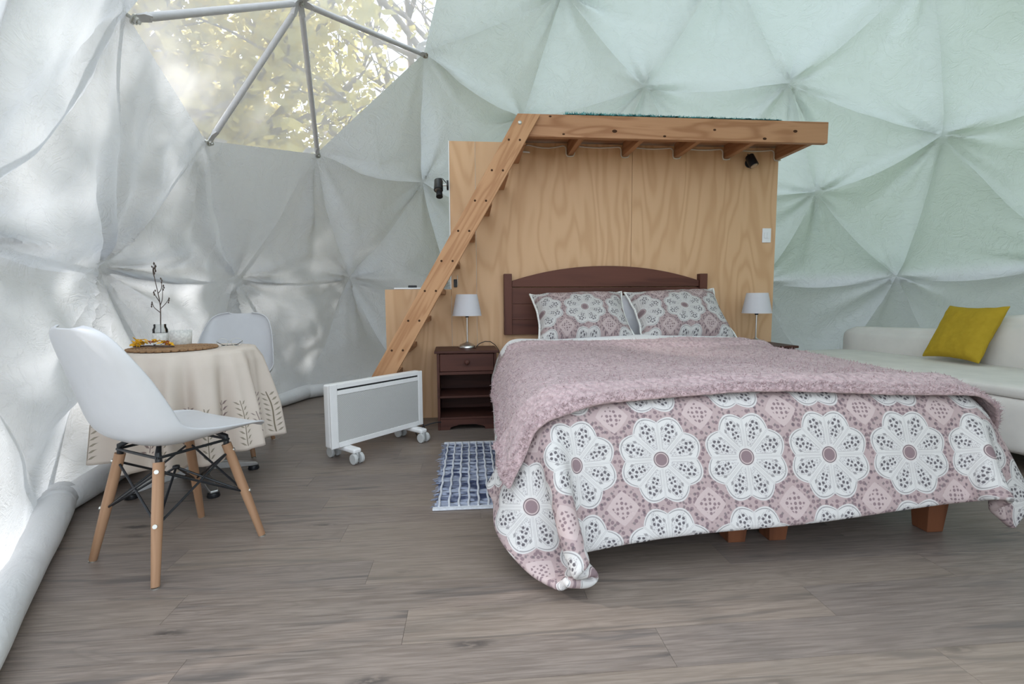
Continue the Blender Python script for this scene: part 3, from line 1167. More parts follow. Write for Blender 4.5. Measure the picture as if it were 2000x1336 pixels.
# things on the low ledge
tb = empty('tablet', W(-1.52, -0.06, 0.985), ANG, label='slim white tablet lying on the low plywood ledge', cat='tablet')
G().box((-0.10, -0.055, 0.001), (0.12, 0.07, 0.013)).build('body', M['white_plastic'], tb, bevel=0.004)
G().box((-0.092, -0.047, 0.0132), (0.112, 0.062, 0.0142)).build('screen', M['grey_plastic'], tb)
rm = empty('remote_control', W(-1.49, -0.075, 0.9995), ANG + 0.2, label='small black remote control lying on the white tablet', cat='remote')
G().box((-0.032, -0.016, 0.0), (0.032, 0.016, 0.018)).build('body', M['black'], rm, bevel=0.003)
for k in range(3):
    G().box((-0.02 + k * 0.016, -0.005, 0.0182), (-0.012 + k * 0.016, 0.005, 0.0196)).build('button', M['grey_plastic'], rm)
so2 = empty('power_socket', W(-1.16, 0, 1.03), ANG, label='narrow black power socket on the plywood beside the ladder', cat='socket')
G().box((-0.012, -0.012, -0.03), (0.012, -0.0005, 0.03)).build('body', M['black'], so2, bevel=0.003)
G().tube([(0.016, -0.006, 0.06), (0.017, -0.006, 0.0), (0.012, -0.007, -0.025)], 0.003, 8).build('cord', M['cord_white'], so2, smooth=True)
# ================================================================== bed
BED = (OX, OY)
bedL = W(0, 0, 0)
HW, FOOT, TOP = 0.795, 2.06, 0.525            # half width, foot end (v), mattress top

for s, nm in ((-1, 'left'), (1, 'right')):
    b = empty('bed_base', W(s * 0.40, 1.05, 0), ANG, cat='bed base', group='box spring halves under the bed',
              label='grey box spring half on brown wooden legs, ' + ('next to the rag rug' if s < 0 else 'next to the sofa'))
    G().box((-0.39, -1.0, 0.125), (0.39, 0.98, 0.33)).build('box_spring', M['boxspring'], b, bevel=0.02)
    for lx in (-0.32, 0.32):
        for ly in (-0.965, 0.90):
            pr = [(0.058, 0.124), (0.040, 0.0)]
            g = G()
            V = []
            for h, w in ((0.124, 0.042), (0.0, 0.033)):
                V += [(lx - w, ly - w, h), (lx + w, ly - w, h), (lx + w, ly + w, h), (lx - w, ly + w, h)]
            g.add(V, [(0, 1, 2, 3), (7, 6, 5, 4), (0, 4, 5, 1), (1, 5, 6, 2), (2, 6, 7, 3), (3, 7, 4, 0)])
            g.build('leg', M['bedleg'], b, bevel=0.003)
mt = empty('mattress', W(0, 1.06, 0.331), ANG, label='white mattress under the bedding', cat='mattress')
G().box((-0.795, -1.0, 0.0), (0.795, 0.985, TOP - 0.331)).build('body', M['sheet'], mt, bevel=0.05, bseg=4)

# headboard
hb = empty('headboard', W(0, 0.03, 0.638), ANG, label='dark brown wooden headboard with an arched top', cat='headboard')
for s in (-1, 1):
    G().box((s * 0.766 - 0.030, -0.030, 0.0), (s * 0.766 + 0.030, 0.028, 0.460)).build('post', M['walnut_z'], hb, bevel=0.003)
arch = []
N = 24
for i in range(N + 1):
    x = -0.7355 + 1.471 * i / N
    arch.append((x, 0.520 - 0.112 * (abs(x) / 0.7355) ** 2.1))
G().prism([(-0.7355, 0.362), (0.7355, 0.362)] + arch[::-1], 'y', -0.014, 0.016).build('top_rail', M['walnut'], hb, bevel=0.004)
zs = [0.0, 0.115, 0.235, 0.358]
for a, b in zip(zs[:-1], zs[1:]):
    G().box((-0.7355, -0.010, a), (0.7355, 0.012, b - 0.0015)).build('board', M['walnut'], hb, bevel=0.0012, bseg=1)


# ------------------------------------------------------------------ draped cloth (position based)
def drape(P, steps, solid_fn, gravity=9.8, dt=0.016, iters=10, bend=0.25, pin=None):
    """P (n,m,3): flat rest grid already in place; relax it under gravity over a solid"""
    n, m = P.shape[:2]
    X0 = P.copy()
    X1 = P.copy()
    cons = []

    def addc(si, sj, k):
        for par in (0, 1):
            if si and not sj: ii = np.arange(par * si, n - si, 2 * si) if si == 1 else np.arange(par, n - si, 2)
            else: ii = np.arange(0, n - abs(si)) if not sj else np.arange(max(0, -si), n - max(0, si))
            if sj: jj = np.arange(par, m - sj, 2)
            else: jj = np.arange(0, m)
            A = np.ix_(ii, jj)
            B = np.ix_(ii + si, jj + sj)
            rest = np.linalg.norm(P[A] - P[B], axis=2)
            cons.append((A, B, rest, k))
    addc(1, 0, 1.0); addc(0, 1, 1.0); addc(1, 1, 0.6); addc(-1, 1, 0.6)
    for par in range(4):                                   # bending
        ii = np.array([i for i in range(n - 2) if i % 4 in ((par, (par + 1) % 4))])
        if par in (0, 2):
            A = np.ix_(ii, np.arange(m)); B = np.ix_(ii + 2, np.arange(m))
            cons.append((A, B, np.linalg.norm(P[A] - P[B], axis=2), bend))
        jj = np.array([j for j in range(m - 2) if j % 4 in ((par, (par + 1) % 4))])
        if par in (0, 2):
            A = np.ix_(np.arange(n), jj); B = np.ix_(np.arange(n), jj + 2)
            cons.append((A, B, np.linalg.norm(P[A] - P[B], axis=2), bend))
    for st_ in range(steps):
        vel = (X1 - X0) * 0.985
        X0 = X1.copy()
        X1 = X1 + vel
        X1[:, :, 2] -= gravity * dt * dt
        for it in range(iters):
            for A, B, rest, k in cons:
                a, b = X1[A], X1[B]
                d = b - a
                L = np.linalg.norm(d, axis=2)
                cor = (k * 0.5 * (L - rest) / np.maximum(L, 1e-9))[:, :, None] * d
                X1[A] = a + cor
                X1[B] = X1[B] - cor
            X1, hit = solid_fn(X1)
            if pin is not None: X1 = pin(X1)
        # friction
        X0[hit] = X0[hit] * 0.25 + X1[hit] * 0.75
    return X1


def rounded_box(half, centre, r, floor_z, flare_x=0.0, flare_y=0.0, top=0.56):
    half = np.array(half); centre = np.array(centre)

    def fn(Q):
        k = np.clip((top - Q[:, :, 2]) / 0.5, 0, 1)          # the thick quilt stands off further down
        sx_ = 1 + flare_x * k
        sy_ = flare_y * k
        Q = Q.copy()
        Q[:, :, 0] /= sx_; Q[:, :, 1] += sy_
        q = Q - centre
        a = np.abs(q) - (half - r)
        o = np.maximum(a, 0)
        lo = np.linalg.norm(o, axis=2)
        inside = np.minimum(a.max(axis=2), 0)
        sd = lo + inside - r
        hit = sd < 0
        if hit.any():
            gdir = np.where(lo[..., None] > 1e-9, o / np.maximum(lo, 1e-9)[..., None], 0)
            none = lo <= 1e-9
            if none.any():
                k = a.argmax(axis=2)
                gdir[none] = np.eye(3)[k[none]]
            gdir = gdir * np.sign(q)
            Q = np.where(hit[..., None], Q - gdir * sd[..., None], Q)
        Q[:, :, 0] *= sx_; Q[:, :, 1] -= sy_
        fl = Q[:, :, 2] < floor_z
        Q[:, :, 2] = np.maximum(Q[:, :, 2], floor_z)
        return Q, hit | fl
    return fn


# duvet, laid a little askew: it hangs low at the near left corner
ND, MD = 66, 62
c_lh, c_rh, c_lf, c_rf = (-1.02, 0.44), (1.08, 0.40), (-1.20, 2.54), (1.02, 2.38)
P = np.zeros((ND, MD, 3))
for i in range(ND):
    for j in range(MD):
        s, t = i / (ND - 1), j / (MD - 1)
        u = (1 - s) * ((1 - t) * c_lh[0] + t * c_lf[0]) + s * ((1 - t) * c_rh[0] + t * c_rf[0])
        v = (1 - s) * ((1 - t) * c_lh[1] + t * c_lf[1]) + s * ((1 - t) * c_rh[1] + t * c_rf[1])
        P[i, j] = (u, -v, TOP + 0.06 + 0.012 * math.sin(7 * u + 3 * v) + 0.01 * math.sin(11 * v - 4 * u))
DUV_UV = np.stack([P[:, :, 0], -P[:, :, 1]], 2)
# bed as felt through the thick duvet
solid = rounded_box((HW + 0.035, (FOOT + 0.035) / 2 + 0.0, 0.30), (0, -(FOOT + 0.035) / 2, TOP + 0.035 - 0.30), 0.10, 0.045, 0.22, 0.15)
HEADXY = P[:, :6, :2].copy()


def pin_head(Q):
    Q[:, :6, :2] = np.where((np.abs(P[:, :6, :1]) < 0.70), HEADXY, Q[:, :6, :2])
    # near corners gathered in front of the bed corners
    Q[:2, -2:] = Q[:2, -2:] * 0.7 + 0.3 * (np.array((-0.79, -2.37, 0.075)) + (P[:2, -2:] - P[0, -1]) * 0.8)
    Q[-2:, -2:] = Q[-2:, -2:] * 0.7 + 0.3 * np.array((0.82, -2.19, 0.10))
    return Q


DUV = drape(P, 150, solid, gravity=2.0, bend=0.05, dt=0.022, iters=12, pin=pin_head)
# loft of the filling: gentle swells
for i in range(ND):
    for j in range(MD):
        u, v = DUV_UV[i, j]
        DUV[i, j, 2] += 0.010 * (1 + math.sin(5.1 * u + 1.0) * math.sin(4.3 * v)) * (1 if abs(DUV[i, j, 0]) < 0.8 else 0.3)
        hd = max(0.0, 1 - (v - 0.42) / 0.5)
        DUV[i, j, 2] += 0.065 * hd * (1 if abs(u) < 0.8 else max(0, 1 - (abs(u) - 0.8) / 0.2))


def grid_normals(P):
    du = np.gradient(P, axis=0); dv = np.gradient(P, axis=1)
    nn = np.cross(dv, du)
    nn /= np.maximum(np.linalg.norm(nn, axis=2), 1e-9)[..., None]
    if nn[:, :, 2].mean() < 0: nn = -nn
    return nn


def smooth_grid(P, k):
    for _ in range(k):
        Q = P.copy()
        Q[1:-1, 1:-1] = 0.5 * P[1:-1, 1:-1] + 0.125 * (P[2:, 1:-1] + P[:-2, 1:-1] + P[1:-1, 2:] + P[1:-1, :-2])
        P = Q
    return P


DUV = smooth_grid(DUV, 2)
g = G().grid(DUV)
me = g.mesh('duvet')
set_uv(me, (DUV_UV - np.array([0, 0.40])).reshape(-1, 2))
duvet = link_mesh(me, 'duvet', M['duvet'], None, W(0, 0, 0), ANG, smooth=True, solid=0.030, subsurf=2,
                  label='white and mauve lace-print duvet hanging over the foot of the bed', cat='duvet')
# care tag at the head corner
dn = grid_normals(DUV)
tp = DUV[0, 4]
G().add([(tp[0] - 0.004, tp[1] - 0.012, tp[2] - 0.01), (tp[0] - 0.004, tp[1] + 0.012, tp[2] - 0.01), (tp[0] - 0.016, tp[1] + 0.010, tp[2] - 0.065), (tp[0] - 0.016, tp[1] - 0.014, tp[2] - 0.065),
         (tp[0] - 0.002, tp[1] - 0.012, tp[2] - 0.01), (tp[0] - 0.002, tp[1] + 0.012, tp[2] - 0.01), (tp[0] - 0.014, tp[1] + 0.010, tp[2] - 0.065), (tp[0] - 0.014, tp[1] - 0.014, tp[2] - 0.065)],
        [(0, 1, 2, 3), (7, 6, 5, 4), (0, 4, 5, 1), (1, 5, 6, 2), (2, 6, 7, 3), (3, 7, 4, 0)]).build('care_tag', M['sheet'], duvet)


# throw: follows the duvet, thicker, its own outline
def duv_at(u, v):
    """flat cloth coordinates -> index in the duvet grid (the quad is close to affine: solve by iteration)"""
    s, t = 0.5, 0.5
    for _ in range(8):
        uu = (1 - s) * ((1 - t) * c_lh[0] + t * c_lf[0]) + s * ((1 - t) * c_rh[0] + t * c_rf[0])
        vv = (1 - s) * ((1 - t) * c_lh[1] + t * c_lf[1]) + s * ((1 - t) * c_rh[1] + t * c_rf[1])
        s += (u - uu) / 2.15
        t += (v - vv) / 2.12
    return min(max(s, 0), 1) * (ND - 1), min(max(t, 0), 1) * (MD - 1)


def bil(A, i, j):
    i0, j0 = min(int(i), A.shape[0] - 2), min(int(j), A.shape[1] - 2)
    a, b = i - i0, j - j0
    return (A[i0, j0] * (1 - a) * (1 - b) + A[i0 + 1, j0] * a * (1 - b) + A[i0, j0 + 1] * (1 - a) * b + A[i0 + 1, j0 + 1] * a * b)


NT, MTn = 150, 120
T = np.zeros((NT, MTn, 3))
for i in range(NT):
    for j in range(MTn):
        s, t = i / (NT - 1), j / (MTn - 1)
        # outline in cloth coordinates
        q_ = min(1, t / 0.28); left = -0.79 - 0.19 * q_ * q_ * (3 - 2 * q_) - 0.04 * t + 0.012 * math.sin(5 * t * math.pi) * (1 - t)
        right = 1.03 - 0.03 * t
        u = left + (right - left) * s
        head = 0.70 - 0.03 * s + 0.015 * math.sin(6 * s)
        foot = 2.055 + 0.10 * max(0, 1 - s / 0.22) ** 1.5 + 0.010 * math.sin(9 * s + 1) - 0.02 * s
        v = head + (foot - head) * t
        a, b = duv_at(u, v)
        p = bil(DUV, a, b); nn = bil(dn, a, b)
        nn = nn / np.linalg.norm(nn)
        e = min(s, 1 - s) * (right - left); f = min(t, 1 - t) * (foot - head)
        ed = min(e, f)
        th = 0.030 + 0.012 * math.exp(-(ed / 0.035) ** 2)          # rolled hem
        # loose folds
        th += 0.010 * max(0, fbm((u * 1.5, v * 2.5, 0.3), 1.6, 2)) + 0.018 * math.exp(-((v - 0.80 - 0.03 * math.sin(3 * u)) / 0.03) ** 2)
        th += 0.010 * math.exp(-(abs(v - (1.95 + 0.02 * math.sin(6 * u))) / 0.03) ** 2)
        th += 0.004 * fbm((u, v, 0), 30, 2)
        T[i, j] = p + nn * th
g = G().grid(T)
throw = g.build('throw_blanket', M['sherpa'], None, loc=W(0, 0, 0), rz=ANG, smooth=True, solid=0.016, subsurf=1,
                label='dusty pink fluffy sherpa throw spread over the duvet', cat='blanket')
# fuzzy pile on the throw, too fine to count
fz = G()
tn = grid_normals(T)
for k in range(26000):
    i = RNG.uniform(0, NT - 1.001); j = RNG.uniform(0, MTn - 1.001)
    if RNG.random() < 0.30:
        if RNG.random() < 0.6: j = MTn - 1.001 - 3.0 * RNG.random()
        else: i = 3 * RNG.random() if RNG.random() < 0.5 else NT - 1.001 - 3 * RNG.random()
    p = bil(T, i, j) + bil(tn, i, j) * 0.006
    d = bil(tn, i, j) * 0.006 + RNG.normal(0, 0.005, 3)
    sd = RNG.normal(0, 1, 3); sd = sd - d * (sd @ d) / (d @ d); sd = sd / np.linalg.norm(sd) * 0.0018
    fz.add([p - sd, p + sd, p + d], [(0, 1, 2)])
fo = fz.build('pile', M['sherpa'], throw); fo['kind'] = 'stuff'


# ------------------------------------------------------------------ pillows
def pillow_grid(w, h, th, n=34, m=26, flange=0.03, seed=0, pinch=0.05):
    top = np.zeros((n, m, 3)); bot = np.zeros((n, m, 3)); uv = np.zeros((n, m, 2))
    for i in range(n):
        for j in range(m):
            s = -1 + 2 * i / (n - 1); t = -1 + 2 * j / (m - 1)
            x = s * w / 2 * (1 - pinch * (1 - t * t) ** 1.0 * abs(s) ** 2)
            y = t * h / 2 * (1 - pinch * (1 - s * s) ** 1.0 * abs(t) ** 2)
            a = max(0, 1 - abs(s) ** 3.2); b = max(0, 1 - abs(t) ** 3.2)
            z = th / 2 * (a * b) ** 0.55
            wr = 0.006 * fbm((s * 2 + seed, t * 2, seed), 2.0, 3)
            top[i, j] = (x, y, z + wr + 0.004); bot[i, j] = (x, y, -z * 0.9 + wr - 0.004)
            uv[i, j] = (x, y)
    return top, bot, uv


def pillow(name, w, h, th, mat, loc, tilt, rz, label, cat='pillow', group=None, seed=0, roll=0.0, trim=None, droop=0.0, pinch=0.05):
    top, bot, uv = pillow_grid(w, h, th, seed=seed, pinch=pinch)
    n, m = top.shape[:2]
    g = G().grid(top)
    k = len(g.v)
    g.add(bot.reshape(-1, 3), [(i * m + j, i * m + j + 1, (i + 1) * m + j + 1, (i + 1) * m + j) for i in range(n - 1) for j in range(m - 1)])
    per = [(i, 0) for i in range(n)] + [(n - 1, j) for j in range(1, m)] + [(i, m - 1) for i in range(n - 2, -1, -1)] + [(0, j) for j in range(m - 2, 0, -1)]
    for q in range(len(per)):
        a, b = per[q], per[(q + 1) % len(per)]
        ia, ib = a[0] * m + a[1], b[0] * m + b[1]
        g.f.append((ia, k + ia, k + ib, ib))
    R = Matrix.Rotation(rz, 4, 'Z') @ Matrix.Rotation(tilt, 4, 'X') @ Matrix.Rotation(roll, 4, 'Z')
    e = empty(name, loc, 0, label=label, cat=cat, group=group)
    me = g.mesh('cover')
    set_uv(me, np.concatenate([uv.reshape(-1, 2), uv.reshape(-1, 2)]))
    o = link_mesh(me, 'cover', mat, e, smooth=True, subsurf=1)
    o.rotation_euler = R.to_euler()
    if trim:
        pts = [(top[a] + bot[a]) / 2 + np.array([0, 0, 0.004 * math.sin(q * 0.9)]) for q, a in enumerate(per)]
        pts = [p * np.array([1.012, 1.02, 1]) for p in pts]
        t_ = G().tube(pts, 0.008, 8, closed=True).build('flange', trim, e, smooth=True)
        t_.rotation_euler = R.to_euler()
    return e


pillow('pillow', 0.69, 0.47, 0.22, M['sham'], W(-0.255, 0.30, 0.775), math.radians(46), ANG, 'lace-print sham pillow leaning on the headboard, nearer the nightstand drawer',
       group='lace-print pillows', seed=1, roll=0.03, trim=M['lace'], pinch=0.10)
pillow('pillow', 0.70, 0.47, 0.22, M['sham'], W(0.47, 0.29, 0.785), math.radians(48), ANG, 'lace-print sham pillow leaning beside the white pillow, on the sofa side',
       group='lace-print pillows', seed=5, roll=0.05, trim=M['lace'], pinch=0.10)
pillow('pillow', 0.60, 0.40, 0.08, M['sheet'], W(0.34, 0.125, 0.740), math.radians(80), ANG, 'plain white pillow tucked behind the two lace-print shams', seed=9)

# ------------------------------------------------------------------ nightstands
def nightstand(u, v, label, rz=0.0):
    e = empty('nightstand', W(u, v, 0), ANG + rz, label=label, cat='nightstand')
    hw, d, H = 0.197, 0.165, 0.556
    G().box((-0.222, -d - 0.018, H - 0.018), (0.222, d, H)).build('top', M['stand'], e, bevel=0.004)
    for s in (-1, 1):
        G().box((s * hw - 0.009, -d, 0.0), (s * hw + 0.009, d - 0.004, H - 0.0185)).build('side_panel', M['stand'], e, bevel=0.002)
    G().box((-hw + 0.0095, d - 0.012, 0.05), (hw - 0.0095, d - 0.004, H - 0.02)).build('back_panel', M['stand'], e)
    dr = G().box((-hw + 0.0115, -d - 0.004, 0.412), (hw - 0.0115, -d + 0.016, 0.534)).build('drawer', M['stand'], e, bevel=0.004)
    kn = G().lathe([(0.006, 0), (0.007, 0.008), (0.015, 0.014), (0.018, 0.020), (0.015, 0.027), (0.006, 0.031), (0, 0.0315)], seg=18)
    for i in range(len(kn.v)):
        x, y, z = kn.v[i]; kn.v[i] = (x, -d - 0.0042 - z, 0.477 + y)
    kn.build('knob', M['stand'], dr, smooth=True)
    G().box((-hw + 0.0095, -d + 0.001, 0.388), (hw - 0.0095, d - 0.0125, 0.4095)).build('rail', M['stand'], e, bevel=0.002)
    for z in (0.225, 0.075):
        G().box((-hw + 0.0095, -d + 0.003, z), (hw - 0.0095, d - 0.0125, z + 0.014)).build('shelf', M['stand'], e, bevel=0.002)
    # shaped apron
    pts = [(-hw + 0.0095, 0.0742), (hw - 0.0095, 0.0742), (hw - 0.0095, 0.0), (0.125, 0.0), (0.118, 0.018), (0.10, 0.026), (0.08, 0.028), (0.06, 0.036), (-0.06, 0.036),
           (-0.08, 0.028), (-0.10, 0.026), (-0.118, 0.018), (-0.125, 0.0), (-hw + 0.0095, 0.0)]
    G().prism([(p[0], p[1]) for p in pts], 'y', -d + 0.002, -d + 0.018).build('apron', M['stand'], e)
    return e


nightstand(-1.085, 0.205, 'dark wooden nightstand with one drawer and two open shelves beside the heater', math.radians(2))
nightstand(1.12, 0.20, 'dark wooden nightstand between the bed and the sofa', 0)


def lamp(u, v, z, label):
    e = empty('table_lamp', W(u, v, z), ANG, label=label, cat='lamp')
    G().lathe([(0.062, 0.0005), (0.064, 0.006), (0.062, 0.016), (0.052, 0.026), (0.030, 0.036), (0.012, 0.043), (0.008, 0.05), (0.0, 0.05)], seg=40).build('base', M['chrome'], e, smooth=True, autos=50)
    G().lathe([(0.0055, 0.048), (0.0055, 0.262), (0, 0.262)], seg=14).build('stem', M['chrome'], e, smooth=True, autos=50)
    G().lathe([(0.011, 0.222), (0.013, 0.226), (0.013, 0.262), (0.0, 0.265)], seg=16).build('socket', M['black'], e, smooth=True, autos=50)
    pr = [(0.105, 0.235), (0.0755, 0.388), (0.074, 0.388), (0.1035, 0.235), (0.105, 0.235)]
    G().lathe(pr, seg=56, closed_ends=False).build('shade', M['shade'], e, smooth=True, autos=60)
    G().lathe([(0.012, 0.258), (0.024, 0.275), (0.030, 0.30), (0.024, 0.325), (0.010, 0.34), (0, 0.342)], seg=20).build('bulb', M['white_plastic'], e, smooth=True)
    return e


lp = lamp(-1.075, 0.20, 0.556, 'chrome table lamp with white shade on the nightstand with the open shelves')
pts = [(0.062, 0.01, 0.008), (0.09, 0.03, 0.03), (0.13, 0.06, 0.042), (0.17, 0.085, 0.038), (0.205, 0.10, 0.012), (0.235, 0.11, -0.03), (0.245, 0.115, -0.16)]
G().tube(pts, 0.003, 8).build('cord', M['black'], lp, smooth=True)
lamp(1.12, 0.20, 0.556, 'chrome table lamp with white shade standing on the sofa side of the bed')

# ------------------------------------------------------------------ panel heater
ha = Vector((-1.00, 2.57, 0)); hb_ = Vector((-0.60, 3.11, 0))
HL = (hb_ - ha).length
hang = math.atan2(hb_.y - ha.y, hb_.x - ha.x)
he = empty('panel_heater', ha, hang, label='white electric panel heater on castors with perforated front', cat='heater')
hz0, hz1 = 0.088, 0.445
# local x along the heater, -y = front
bulge = []
G().box((0, 0.0, hz0), (HL, 0.055, hz1)).build('housing', M['white_enamel'], he, bevel=0.012, bseg=3)
fr = G()
fr.box((0.0, -0.014, hz0), (0.045, -0.0005, hz1)); fr.box((HL - 0.035, -0.014, hz0), (HL, -0.0005, hz1))
fr.box((0.0455, -0.014, hz0), (HL - 0.0355, -0.0005, hz0 + 0.030)); fr.box((0.0455, -0.014, hz1 - 0.026), (HL - 0.0355, -0.0005, hz1))
fr.box((0.0455, -0.013, hz1 - 0.062), (HL - 0.0355, -0.0005, hz1 - 0.036))
fr.build('front_frame', M['white_enamel'], he, bevel=0.003)
G().box((0.0455, -0.006, hz1 - 0.0355), (HL - 0.0355, -0.0005, hz1 - 0.0265)).build('air_slot', M['dark_mesh'], he)
gr = G().box((0.0458, -0.010, hz0 + 0.0305), (HL - 0.0358, -0.0008, hz1 - 0.0625)).build('grille', M['grille'], he)
for fx in (0.10, HL - 0.075):
    ft = G().box((fx - 0.026, -0.105, hz0 - 0.030), (fx + 0.026, 0.135, hz0 - 0.0005)).build('foot', M['white_enamel'], he, bevel=0.012, bseg=3)
    for fy in (-0.095, 0.125):
        for s in (-1, 1):
            w = G()
            w.tube([(fx + s * 0.012, fy, 0.0305), (fx + s * 0.031, fy, 0.0305)], 0.030, 22)
            w.build('castor_wheel', M['grey_plastic'], ft, bevel=0.004)
        G().tube([(fx, fy, 0.0305), (fx, fy, hz0 - 0.01)], 0.010, 12).build('castor_stem', M['grey_plastic'], ft, smooth=True, autos=40)
cw = [(HL - 0.02, 0.056, 0.14), (HL + 0.03, 0.075, 0.135), (HL + 0.06, 0.07, 0.09), (HL + 0.055, 0.03, 0.03), (HL + 0.02, 0.0, 0.008), (HL + 0.0, 0.05, 0.006),
      (HL + 0.04, 0.09, 0.02), (HL + 0.10, 0.06, 0.05), (HL + 0.17, 0.02, 0.06), (HL + 0.24, 0.0, 0.045), (HL + 0.30, 0.0, 0.006)]


def catmull(pts, k=6):
    pts = [Vector(p) for p in pts]
    out = []
    for i in range(len(pts) - 1):
        p0, p1, p2, p3 = pts[max(i - 1, 0)], pts[i], pts[i + 1], pts[min(i + 2, len(pts) - 1)]
        for q in range(k):
            t = q / k
            out.append(0.5 * ((2 * p1) + (p2 - p0) * t + (2 * p0 - 5 * p1 + 4 * p2 - p3) * t * t + (3 * p1 - p0 - 3 * p2 + p3) * t ** 3))
    out.append(pts[-1])
    return out


G().tube(catmull(cw), 0.0042, 8).build('power_cord', M['black'], he, smooth=True)

# ------------------------------------------------------------------ rag rug
rg = empty('rag_rug', W(-0.91, 1.18, 0), ANG, label='blue and white woven rag rug on the floor beside the bed', cat='rug')
RU0, RU1, RV = -0.31, 0.31, 0.49
nst = 34
for k in range(nst):
    yc = -RV + 0.025 + (2 * RV - 0.04) * (k + 0.5) / nst
    wv = (2 * RV - 0.04) / nst
    n = 40
    Pq = np.zeros((n, 5, 3))
    e0, e1_ = RNG.normal(0, 0.007), RNG.normal(0, 0.007)
    ph = RNG.uniform(0, 6)
    for i in range(n):
        s = i / (n - 1)
        x = RU0 + e0 + (RU1 - RU0 + e1_ - e0) * s
        up = 0.0065 + 0.0030 * math.sin(x * 2 * math.pi / 0.086 + (k % 2) * math.pi) + 0.0012 * RNG.normal()
        yy = yc + 0.002 * math.sin(ph + 9 * s)
        for j in range(5):
            t = -1 + 2 * j / 4
            Pq[i, j] = (x, yy + t * wv * 0.49, max(0.0012, up * (1 - 0.75 * t * t) + 0.001))
    G().grid(Pq).build('weft_strip', M['denim'], rg, smooth=True)
for k in range(14):
    x = RU0 + 0.02 + 0.0435 * k
    pts = []
    for i in range(69):
        y = -RV + 0.02 + (2 * RV - 0.03) * i / 68
        pts.append((x + 0.002 * math.sin(i * 0.7 + k), y, 0.0085 + 0.002 * math.sin(i * math.pi + k * math.pi)))
    G().tube(pts, 0.0055, 6).build('warp_thread', M['warp'], rg, smooth=True)
for y in (-RV, RV - 0.02):
    G().box((RU0 - 0.006, y, 0.001), (RU1, y + 0.026, 0.010)).build('hem_band', M['warp'], rg, bevel=0.003)
fg = G()
for k in range(90):
    y = RNG.uniform(-RV, RV); L = abs(RNG.normal(0, 0.012)) + 0.004
    a = (RU0 - L, y + RNG.normal(0, 0.006), 0.003); b = (RU0 + 0.01, y, 0.008)
    fg.tube([b, ((a[0] + b[0]) / 2, y, 0.006), a], 0.0014, 5)
fg.build('frayed_threads', M['denim'], rg, kind='stuff')

